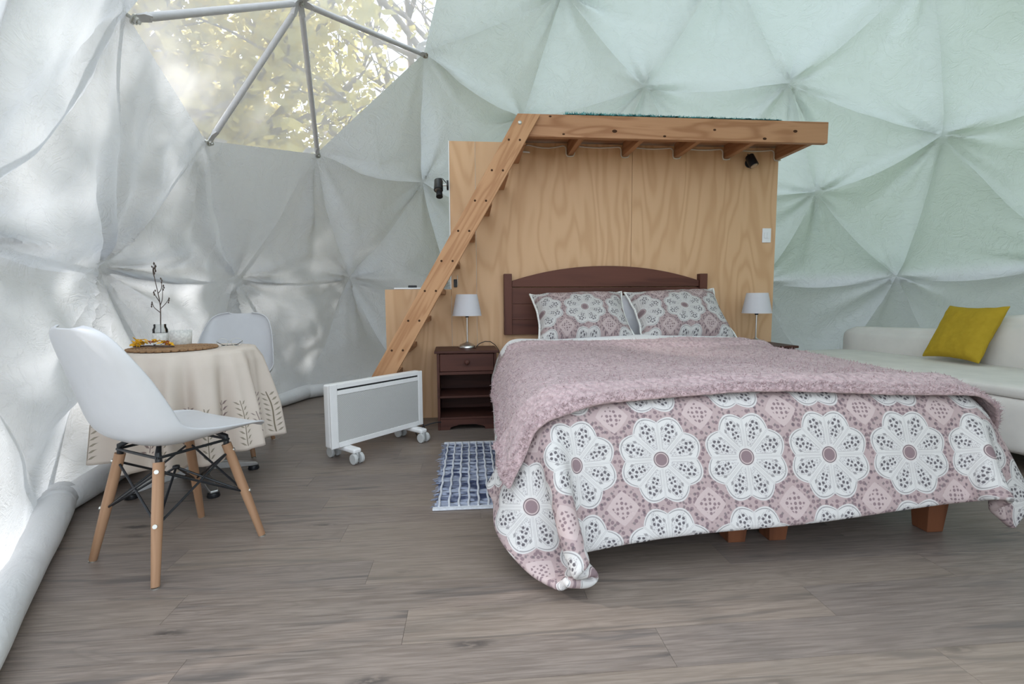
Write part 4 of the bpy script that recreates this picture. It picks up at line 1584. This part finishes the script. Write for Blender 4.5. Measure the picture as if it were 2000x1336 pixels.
# ------------------------------------------------------------------ shell chairs
def chair(loc, rz, label, group):
    e = empty('dining_chair', loc, rz, label=label, cat='chair', group=group)
    # centre line from the front lip of the seat to the top of the back: (y forward, z), half width, side lift
    prof = [(0.225, 0.425, 0.165, 0.000), (0.215, 0.441, 0.200, 0.006), (0.17, 0.446, 0.222, 0.014), (0.09, 0.440, 0.232, 0.028), (0.0, 0.430, 0.236, 0.046),
            (-0.08, 0.424, 0.236, 0.068), (-0.14, 0.432, 0.234, 0.086), (-0.178, 0.462, 0.232, 0.094), (-0.200, 0.515, 0.229, 0.090), (-0.216, 0.58, 0.224, 0.078),
            (-0.234, 0.65, 0.214, 0.066), (-0.252, 0.715, 0.200, 0.048), (-0.268, 0.770, 0.180, 0.036), (-0.278, 0.800, 0.155, 0.029), (-0.284, 0.817, 0.118, 0.024), (-0.287, 0.824, 0.07, 0.022)]
    pr = np.array(prof)
    # dense
    tt = np.linspace(0, len(pr) - 1, 52)
    D = np.stack([np.interp(tt, np.arange(len(pr)), pr[:, k]) for k in range(4)], 1)
    for _ in range(2):
        D[1:-1] = 0.5 * D[1:-1] + 0.25 * (D[2:] + D[:-2])
    m = 33
    S = np.zeros((len(D), m, 3))
    tg = np.gradient(D[:, :2], axis=0)
    tg /= np.linalg.norm(tg, axis=1)[:, None]
    nn_ = np.stack([tg[:, 1], -tg[:, 0]], 1)         # inner side: up on the seat, forward on the back
    for _ in range(60):
        nn_[1:-1] = 0.5 * nn_[1:-1] + 0.25 * (nn_[2:] + nn_[:-2])
    nn_ /= np.linalg.norm(nn_, axis=1)[:, None]
    for i in range(len(D)):
        nrm = nn_[i]
        for j in range(m):
            t = -1 + 2 * j / (m - 1)
            lift = D[i, 3] * abs(t) ** 2.6
            hw = D[i, 2] * math.sin(t * math.pi / 2 * 0.97) / math.sin(math.pi / 2 * 0.97)
            S[i, j] = (hw, D[i, 0] + nrm[0] * lift, D[i, 1] + nrm[1] * lift)
    G().grid(S).build('shell', M['shell'], e, smooth=True, solid=0.007, subsurf=1)
    tops, feet = [], []
    for sx, sy in ((-1, 1), (1, 1), (1, -1), (-1, -1)):
        a = Vector((sx * 0.115, 0.0 + sy * 0.115, 0.375)); b = Vector((sx * 0.188, sy * 0.188, 0.0))
        d = (b - a).normalized()
        # leg modelled upright then turned, so the grain runs along it
        L = (b - a).length
        lg = G().lathe([(0.012, 0.004), (0.0125, 0.006), (0.0165, L * 0.55), (0.0165, L), (0.0, L)], seg=18)
        lo = lg.build('leg', M['beech'], e, smooth=True, autos=45)
        lo.location = b
        lo.rotation_euler = (-d).to_track_quat('Z', 'Y').to_euler()
        # glide
        gl = G().lathe([(0.0125, 0.0), (0.0125, 0.0042), (0, 0.0042)], c=(b.x, b.y, 0.0), seg=14)
        gl.build('glide', M['bolt'], e, smooth=True, autos=40)
        br = G()
        out = Vector((sx, sy, 0)).normalized()
        br.tube([a + d * 0.09 + out * 0.004, a + d * 0.0 + out * 0.0, a + Vector((0, 0, 0.028)), a + Vector((-sx * 0.03, -sy * 0.02, 0.046))], [0.006, 0.0105, 0.010, 0.008], 8)
        br.build('bracket', M['black'], e, smooth=True, autos=50)
        bo = G()
        for q in (0.03, 0.20):
            c = a + d * q
            side = d.cross(Vector((0, 0, 1))).normalized()
            o2 = side.cross(d).normalized()
            if o2.dot(out) < 0: o2 = -o2
            bo.tube([c + o2 * 0.0145, c + o2 * 0.0195], 0.007, 10)
        bo.build('bolts', M['bolt'], e, smooth=True, autos=40)
        tops.append(a + d * 0.03); feet.append(a + d * 0.20)
    wires = []
    cen = Vector((0, 0, 0.305))
    for k in range(4):
        l = (k + 1) % 4
        wires.append((tops[k], feet[l])); wires.append((tops[l], feet[k]))
    for k in range(4):
        wires.append((feet[k], cen))
    for a, b in wires:
        G().tube([a, b], 0.0042, 8).build('wire_brace', M['black'], e, smooth=True, autos=40)
    for k in range(4):
        l = (k + 1) % 4
        G().tube([tops[k] + Vector((0, 0, 0.045)), tops[l] + Vector((0, 0, 0.045))], 0.005, 8).build('seat_rod', M['black'], e, smooth=True, autos=40)
    G().lathe([(0.0, -0.009), (0.011, -0.006), (0.012, 0), (0.011, 0.006), (0, 0.009)], c=tuple(cen), seg=12).build('brace_joint', M['black'], e, smooth=True)
    return e


def face(fx, fy): return math.atan2(fy, fx) - math.pi / 2      # chair forward is local +y


chair((-1.22, 1.69, 0), face(0.43, 0.90), 'white shell chair with beech legs seen from behind, its seat in full view', 'shell chairs')
chair((-1.72, 2.86, 0), face(0.18, -0.98), 'white shell chair on the far side of the table, against the liner', 'shell chairs')

# ------------------------------------------------------------------ table
TX, TY, TZ, TR = -1.58, 2.33, 0.672, 0.285
tbl = empty('bistro_table', (TX, TY, 0), math.radians(2), label='round pedestal table with a four-star metal base under the cloth', cat='table')
G().lathe([(TR - 0.01, TZ - 0.024), (TR, TZ - 0.02), (TR, TZ - 0.003), (TR - 0.004, TZ), (0, TZ)], seg=56).build('table_top', M['white_enamel'], tbl, smooth=True, autos=40)
G().lathe([(0.030, 0.075), (0.030, TZ - 0.0245)], seg=24).build('column', M['alu'], tbl, smooth=True, autos=40)
G().lathe([(0.10, TZ - 0.036), (0.10, TZ - 0.0245)], seg=24).build('top_plate', M['alu'], tbl, smooth=True, autos=40)
G().lathe([(0.05, 0.055), (0.058, 0.07), (0.05, 0.10), (0.034, 0.115)], seg=24).build('collar', M['alu'], tbl, smooth=True, autos=40)
for k in range(4):
    a = math.pi / 4 + k * math.pi / 2
    c, s = math.cos(a), math.sin(a)
    g = G()
    V = []
    for r, z0_, z1_, w in ((0.04, 0.060, 0.098, 0.026), (0.15, 0.040, 0.074, 0.023), (0.255, 0.022, 0.042, 0.020), (0.28, 0.022, 0.034, 0.016)):
        for ww, zz in ((-w, z0_), (w, z0_), (w, z1_), (-w, z1_)):
            V.append((r * c - ww * s, r * s + ww * c, zz))
    F = [(3, 2, 1, 0), (12, 13, 14, 15)]
    for q in range(3):
        for l in range(4):
            F.append((q * 4 + l, q * 4 + (l + 1) % 4, q * 4 + 4 + (l + 1) % 4, q * 4 + 4 + l))
    g.add(V, F)
    g.build('base_arm', M['alu'], tbl, bevel=0.004)
    G().lathe([(0.026, 0.0005), (0.028, 0.006), (0.024, 0.0215)], c=(0.262 * c, 0.262 * s, 0), seg=18).build('foot', M['black'], tbl, smooth=True, autos=40)

# cloth: flat disc top, fluted skirt
nth, nr = 220, 34
skirtL = 0.475
V = []; UVs = []
F = []
NF = 13
rings = 8 + nr
phs = RNG.uniform(0, 6.28, 4)
for i in range(rings):
    for k in range(nth):
        t = 2 * math.pi * k / nth
        if i < 8:
            r = (TR + 0.004) * i / 7.0 if i else 0.0005
            z = TZ + 0.003 - (0.002 if i == 7 else 0)
            V.append((r * math.cos(t), r * math.sin(t), z)); UVs.append((t * 0.40, -0.3 + 0.01 * i))
        else:
            s = (i - 7) / nr
            drop = s * skirtL
            fl = math.sin(NF * t + 0.8 * math.sin(3 * t + phs[0]) + phs[1]) + 0.35 * math.sin(2 * NF * t + phs[2])
            amp = 0.040 * min(1, s * 1.6) ** 0.8
            r = TR + 0.006 + 0.016 * min(1, s * 8) + 0.060 * s + amp * fl
            z = TZ - drop * (0.985 + 0.012 * math.sin(4 * t)) - 0.0 + 0.02 * s * math.sin(2 * t + 1.0)
            V.append((r * math.cos(t), r * math.sin(t), z)); UVs.append((t * 0.40, drop))
for i in range(rings - 1):
    for k in range(nth):
        l = (k + 1) % nth
        F.append((i * nth + k, i * nth + l, (i + 1) * nth + l, (i + 1) * nth + k))
g = G().add(V, F)
me = g.mesh('tablecloth')
lay = me.uv_layers.new(name='UVMap')
for pl in me.polygons:
    ks = [v % nth for v in pl.vertices]
    wrap = 0 in ks and (nth - 1) in ks
    for li, vi in zip(pl.loop_indices, pl.vertices):
        uu, vv = UVs[vi]
        if wrap and vi % nth == 0: uu += 2 * math.pi * 0.40
        lay.data[li].uv = (uu, vv)
link_mesh(me, 'tablecloth', M['tablecloth'], None, (TX, TY, 0), 0, smooth=True, solid=0.0015,
          label='cream tablecloth printed with leafy sprigs, hanging from the round table', cat='tablecloth')
TOPZ = TZ + 0.005

# woven mat with scalloped rim
pm = empty('woven_placemat', (TX - 0.035, TY - 0.055, TOPZ), 0, label='round brown woven placemat on the tablecloth', cat='placemat')
pts = []
for k in range(520):
    a = k / 520 * 2 * math.pi * 13
    r = 0.008 + 0.158 * k / 520
    pts.append((r * math.cos(a), r * math.sin(a), 0.0055))
G().tube(pts, 0.0058, 6).build('coil', M['jute'], pm, smooth=True)
for k in range(34):
    a = 2 * math.pi * k / 34
    G().tube([(0.168 * math.cos(a) + 0.011 * math.cos(q), 0.168 * math.sin(a) + 0.011 * math.sin(q), 0.0062) for q in [j * math.pi / 5 for j in range(10)]], 0.0058, 6, closed=True).build('rim_loop', M['jute'], pm, smooth=True)

# garland of dried yellow flowers
gl = empty('dried_flowers', (TX - 0.10, TY - 0.09, TOPZ + 0.0125), 0, label='heap of dried yellow flowers on the woven placemat', cat='flowers')
for k in range(34):
    x = RNG.uniform(-0.095, 0.085); y = RNG.normal(0, 0.020); z = 0.012 + abs(RNG.normal(0, 0.009)) + 0.010 * math.exp(-(x / 0.05) ** 2)
    V = []; F = []
    n = 6
    tl = RNG.normal(0, 0.5, 2)
    R = Matrix.Rotation(tl[0], 3, 'X') @ Matrix.Rotation(tl[1], 3, 'Y')
    rad = RNG.uniform(0.010, 0.017)
    for q in range(n):
        a = 2 * math.pi * q / n + RNG.uniform(0, 0.4)
        d = Vector((math.cos(a), math.sin(a), 0)); s = Vector((-math.sin(a), math.cos(a), 0))
        b0 = len(V)
        for p in (d * 0.002, d * rad * 0.6 + s * rad * 0.33 + Vector((0, 0, 0.003)), d * rad + Vector((0, 0, 0.001)), d * rad * 0.6 - s * rad * 0.33 + Vector((0, 0, 0.003))):
            V.append(R @ p + Vector((x, y, z)))
        F.append((b0, b0 + 1, b0 + 2, b0 + 3))
    G().add(V, F).build('flower', M['petal_red'] if k % 6 == 0 else M['petal'], gl, solid=0.0012)
G().tube([(-0.10, 0.0, 0.004), (-0.04, 0.012, 0.006), (0.02, -0.008, 0.006), (0.09, 0.004, 0.004)], 0.0035, 8).build('stem', M['twig'], gl, smooth=True)

# glass jar wrapped in lace with a bare branch
jr = empty('glass_jar', (TX - 0.215, TY + 0.110, TOPZ), 0, label='small lace-wrapped glass jar holding a bare branch', cat='jar')
G().lathe([(0.030, 0.0005), (0.033, 0.004), (0.033, 0.085), (0.027, 0.098), (0.027, 0.112), (0.0255, 0.112), (0.0255, 0.098), (0.031, 0.084), (0.031, 0.006), (0.0, 0.006)], seg=32).build('glass', M['glass'], jr, smooth=True, autos=50)
G().lathe([(0.0345, 0.012), (0.0350, 0.03), (0.0345, 0.068), (0.0338, 0.068), (0.0338, 0.012)], seg=32, closed_ends=False).build('lace_band', M['lace'], jr, smooth=True)
br = empty('bare_branch', (TX - 0.215, TY + 0.110, TOPZ + 0.007), 0, label='thin bare branch with small buds standing in the jar', cat='branch')
main = catmull([(0.0, 0, 0.0), (0.004, 0, 0.10), (0.006, 0.004, 0.20), (-0.004, 0.004, 0.28), (-0.012, 0.0, 0.36), (-0.006, 0, 0.41)])
G().tube(main, [0.0030 - 0.0018 * i / len(main) for i in range(len(main))], 7).build('stem', M['twig'], br, smooth=True)
for pts in ([(0.006, 0.004, 0.20), (0.022, 0.0, 0.235), (0.028, 0.0, 0.30)], [(0.005, 0.002, 0.165), (-0.022, 0.0, 0.19), (-0.030, 0.0, 0.215)], [(0.006, 0.0, 0.18), (0.03, 0.01, 0.21), (0.048, 0.01, 0.235)],
            [(-0.002, 0.004, 0.26), (0.020, 0.0, 0.285), (0.026, 0, 0.335)], [(0.004, 0.003, 0.22), (-0.014, 0, 0.255), (-0.018, 0, 0.275)], [(-0.010, 0, 0.34), (-0.016, 0, 0.37), (-0.014, 0, 0.395)]):
    c = catmull(pts)
    G().tube(c, [0.0020 - 0.0009 * i / len(c) for i in range(len(c))], 6).build('side_twig', M['twig'], br, smooth=True)
    e_ = Vector(pts[-1])
    for q in range(3):
        p = e_ + Vector((RNG.normal(0, 0.003), RNG.normal(0, 0.003), -0.010 * q))
        G().lathe([(0.0, -0.006), (0.0032, -0.002), (0.0028, 0.003), (0.0, 0.007)], c=tuple(p), seg=8).build('bud', M['twig'], br, smooth=True)
for q in range(5):
    p = Vector((-0.006 + RNG.normal(0, 0.003), RNG.normal(0, 0.003), 0.41 - 0.012 * q))
    G().lathe([(0.0, -0.008), (0.0042, -0.002), (0.0032, 0.004), (0.0, 0.010)], c=tuple(p), seg=8).build('bud', M['twig'], br, smooth=True)

# lace candle cup
V = []
ns = 60
lc = G()
prof = [(0.040, 0.001), (0.044, 0.004), (0.047, 0.040), (0.049, 0.076)]
Vr = []
for r, z in prof:
    for k in range(ns):
        a = 2 * math.pi * k / ns
        zz = z + (0.005 * abs(math.sin(a * 9)) if z > 0.07 else 0)
        Vr.append((r * math.cos(a), r * math.sin(a), zz))
Fq = [(i * ns + k, i * ns + (k + 1) % ns, (i + 1) * ns + (k + 1) % ns, (i + 1) * ns + k) for i in range(len(prof) - 1) for k in range(ns)]
Fq.append(tuple(range(ns - 1, -1, -1)))
lc.add(Vr, Fq)
cup = empty('lace_cup', (TX - 0.115, TY + 0.115, TOPZ), 0, label='white lace candle cup beside the jar on the table', cat='cup')
lc.build('wall', M['lace'], cup, smooth=True, solid=0.002)
G().lathe([(0.030, 0.004), (0.030, 0.045), (0.0, 0.045)], seg=24).build('candle', M['sheet'], cup, smooth=True, autos=40)
# eyeglasses-like wire trivet near the edge
gw = empty('eyeglasses', (TX + 0.165, TY + 0.06, TOPZ), 0.5, label='folded thin-rimmed eyeglasses at the edge of the table', cat='eyeglasses')
for s in (-1, 1):
    G().tube([(s * 0.031 + 0.024 * math.cos(q), 0.0, 0.022 + 0.019 * math.sin(q)) for q in [k * math.pi / 12 for k in range(24)]], 0.0013, 6, closed=True).build('rim', M['bolt'], gw, smooth=True)
    G().tube([(s * 0.055, 0.0, 0.028), (s * 0.056, 0.02, 0.024), (s * 0.03, 0.035, 0.006), (-s * 0.04, 0.038 + 0.004 * s, 0.003)], 0.0014, 6).build('temple', M['black'], gw, smooth=True)
G().tube([(-0.008, 0, 0.026), (0, 0, 0.030), (0.008, 0, 0.026)], 0.0013, 6).build('bridge', M['bolt'], gw, smooth=True)

# ------------------------------------------------------------------ sofa
SR = math.radians(-9)             # its back follows the dome wall; local x = along (away from camera = -x), local -y... see below
sofa = empty('sofa', (2.86, 3.33, 0), math.radians(102), label='low off-white slipcovered sofa against the dome liner', cat='sofa')
# local +x runs away from the camera, local +y towards the bed (left)


def soft_box(a, b, name, bulge=0.02, r=0.06, n=14, seed=0, sag=0.0):
    a = np.array(a, float); b = np.array(b, float)
    c = (a + b) / 2; h = (b - a) / 2
    g = G()
    V = {}
    verts = []

    def vid(p):
        k = tuple(np.round(p, 5))
        if k not in V:
            V[k] = len(verts); verts.append(p)
        return V[k]
    faces = []
    for ax in range(3):
        for s in (-1, 1):
            o = [q for q in range(3) if q != ax]
            for i in range(n):
                for j in range(n):
                    qd = []
                    for (di, dj) in ((0, 0), (1, 0), (1, 1), (0, 1)):
                        p = np.zeros(3); p[ax] = s; p[o[0]] = -1 + 2 * (i + di) / n; p[o[1]] = -1 + 2 * (j + dj) / n
                        qd.append(vid(p))
                    if (s > 0) == (ax in (0, 2)): faces.append(tuple(qd))
                    else: faces.append(tuple(qd[::-1]))
    out = []
    for p in verts:
        q = p * h
        inner = np.clip(q, -(h - r), h - r)
        d = q - inner
        L = np.linalg.norm(d)
        if L > 1e-9: q = inner + d / L * min(L, r) if L > r else inner + d
        k = [(1 - abs(p[i]) ** 3) for i in range(3)]
        q = q + np.array([np.sign(p[0]) * (abs(p[0]) > 0.99) * k[1] * k[2], np.sign(p[1]) * (abs(p[1]) > 0.99) * k[0] * k[2], np.sign(p[2]) * (abs(p[2]) > 0.99) * k[0] * k[1]]) * bulge
        w = fbm(q + seed, 3.0, 3) * 0.010
        q = q + (q / (np.linalg.norm(q) + 1e-9)) * w
        out.append(q + c)
    return g.add(out, faces)


soft_box((-1.0, -0.44, 0.09), (1.0, 0.48, 0.39), 'seat', 0.012, 0.05).build('seat_base', M['sofa'], sofa, smooth=True)
soft_box((-0.99, -0.43, 0.375), (0.98, 0.47, 0.445), 'pad', 0.004, 0.03, seed=2).build('seat_cushion', M['sofa'], sofa, smooth=True)
soft_box((-0.30, -0.55, 0.30), (1.02, -0.40, 0.635), 'bk', 0.02, 0.07, seed=4).build('back_rest', M['sofa'], sofa, smooth=True)
soft_box((-0.86, -0.55, 0.34), (-0.08, -0.36, 0.755), 'bk2', 0.035, 0.09, seed=8).build('back_cushion', M['sofa'], sofa, smooth=True)
for lx in (-0.90, 0.88):
    for ly in (-0.36, 0.40):
        G().box((lx - 0.025, ly - 0.025, 0.0), (lx + 0.025, ly + 0.025, 0.10)).build('leg', M['walnut_z'], sofa, bevel=0.003)

cush = pillow('cushion', 0.42, 0.42, 0.12, M['mustard'], (3.14, 3.32, 0.655), math.radians(64), math.radians(-88), 'square mustard yellow cushion leaning on the sofa back', cat='cushion', seed=21, roll=0.0, pinch=0.10)
# ================================================================== outside
gnd = G()
n = 40
P = np.zeros((n, n, 3))
for i in range(n):
    for j in range(n):
        x = -45 + 90 * i / (n - 1); y = -40 + 90 * j / (n - 1)
        P[i, j] = (x, y, -0.35 + 0.06 * fbm((x, y, 0), 0.2, 2))
gnd.grid(P).build('ground', M['soil'], None, smooth=True, label='dry bare ground outside the dome', cat='ground', kind='structure')
# unseen grassy slope added behind the dome to dim and green its liner
bk_ = G()
n, m = 60, 16
P = np.zeros((n, m, 3))
for i in range(n):
    for j in range(m):
        a = math.radians(-50 + 135 * i / (n - 1)); r = 4.3 + 9.0 * j / (m - 1)
        x, y = DC[0] + r * math.cos(a), DC[1] + r * math.sin(a)
        env = min(1, i / 8, (n - 1 - i) / 10)
        P[i, j] = (x, y, -0.45 + env * 8.5 * (1 - math.exp(-3.0 * j / (m - 1))) + 0.35 * fbm((x, y, 0), 0.5, 3) * min(1, j / 3))
bk_.grid(P).build('shade_bank', M['grass'], None, smooth=True, label='green grassy slope added unseen behind the dome to dim its liner', cat='shade_bank', kind='structure')
hl = G()
n, m = 50, 26
P = np.zeros((n, m, 3))
for i in range(n):
    for j in range(m):
        a = math.radians(105 + 75 * i / (n - 1)); r = 22 + 20 * j / (m - 1)
        hgt = 19 * math.sin(math.pi * min(1, 0.5 * j / (m - 1) + 0.0)) * (0.35 + 0.65 * math.sin(math.pi * (i / (n - 1)) ** 0.8))
        x, y = r * math.cos(a), r * math.sin(a)
        P[i, j] = (x, y, -0.5 + hgt + 1.2 * fbm((x, y, 0), 0.15, 3) * min(1, j / 5))
hl.grid(P).build('hillside', M['hill'], None, smooth=True, label='grey scrubby hillside beyond the trees', cat='hill', kind='structure')


def tree(name, loc, h, spread, leaves, mat, label, seed, leaf=0.11, low=0.3, nb=7, depth=3):
    rg_ = random.Random(seed)
    e = empty(name, loc, 0, label=label, cat='tree', group='trees outside the dome')
    wood_ = G(); tips = []

    def grow(p, d, L, r, lev):
        pts = [p]; q = Vector(p); dd = Vector(d)
        k = 4
        for i in range(k):
            dd = (dd + Vector((rg_.gauss(0, 0.16), rg_.gauss(0, 0.16), rg_.gauss(0.03, 0.10)))).normalized()
            q = q + dd * L / k
            pts.append(q.copy())
        wood_.tube(pts, [r * (1 - 0.55 * i / k) for i in range(k + 1)], 6 if lev else 9)
        if lev >= depth - 1: tips.extend(pts[1:])
        if lev >= depth: return
        for b in range(3 if lev else nb):
            i = rg_.randint(1 if lev else 2, k)
            a = rg_.uniform(0, 6.283)
            side = Vector((math.cos(a), math.sin(a), rg_.uniform(-0.1, 0.5)))
            nd = (dd * 0.5 + side * spread).normalized()
            grow(pts[i], nd, L * rg_.uniform(0.5, 0.75), r * 0.5, lev + 1)
    grow(Vector((0, 0, 0)), Vector((0, 0, 1)), h * 0.5, h * 0.018, 0)
    wood_.build('trunk', M['bark'], e, smooth=True)
    if leaves:
        lf = G()
        V = []; F = []
        for k in range(leaves):
            t = tips[rg_.randrange(len(tips))]
            c = t + Vector((rg_.gauss(0, 0.30), rg_.gauss(0, 0.30), rg_.gauss(0, 0.26)))
            if c.z < h * low: continue
            a = Vector((rg_.gauss(0, 1), rg_.gauss(0, 1), rg_.gauss(0, 1))).normalized()
            b = a.orthogonal().normalized() * leaf * rg_.uniform(0.6, 1.2) * 0.5
            a = a * leaf * rg_.uniform(0.6, 1.3) * 0.5
            i = len(V)
            V += [c - a, c - b, c + a, c + b]; F.append((i, i + 1, i + 2, i + 3))
        lf.add(V, F)
        o = lf.build('foliage', mat, e)
        o['kind'] = 'stuff'
    return e


tree('autumn_tree', (-4.3, 8.2, -0.35), 8.0, 0.9, 3600, M['leaf_yellow'], 'yellow-leaved tree close behind the roof window', 1, 0.14, 0.2)
tree('autumn_tree', (-6.6, 9.6, -0.35), 9.0, 0.9, 4200, M['leaf_yellow'], 'tall yellowing tree rising beside the grey hillside', 2, 0.15, 0.2)
tree('bare_tree', (-2.0, 9.0, -0.35), 9.5, 0.85, 900, M['leaf_yellow'], 'nearly bare tree with tangled branches against the sky', 3, 0.12, 0.3, nb=9, depth=4)
tree('bare_tree', (-3.4, 11.5, -0.35), 11.5, 0.85, 1500, M['leaf_yellow'], 'tall thinly leaved tree behind the bare one', 4, 0.14, 0.2, nb=8, depth=4)
# shade trees added on the sunny side: dapple the left wall, shade the roof
tree('shade_tree', (-6.9, 3.7, -0.35), 10.0, 1.0, 12000, M['leaf_yellow'], 'broad leafy tree shading the roof window from the sun', 6, 0.26, 0.53, nb=11)
tree('shade_tree', (-7.4, 0.4, -0.35), 8.6, 0.9, 1500, M['leaf_grey'], 'thin-crowned tree on the sunny side near the doorway', 8, 0.16, 0.45, nb=8)
tree('shade_tree', (-6.2, 6.6, -0.35), 9.0, 1.0, 7000, M['leaf_yellow'], 'leafy tree between the broad shade tree and the yellow one', 9, 0.22, 0.3, nb=9)
tree('shade_shrub', (-5.2, 4.5, -0.35), 4.8, 1.0, 4200, M['leaf_grey'], 'low dense bush added under the broad shade tree to block low sun', 12, 0.16, 0.08, nb=10)  # unseen bush added to keep sun patches off the left wall
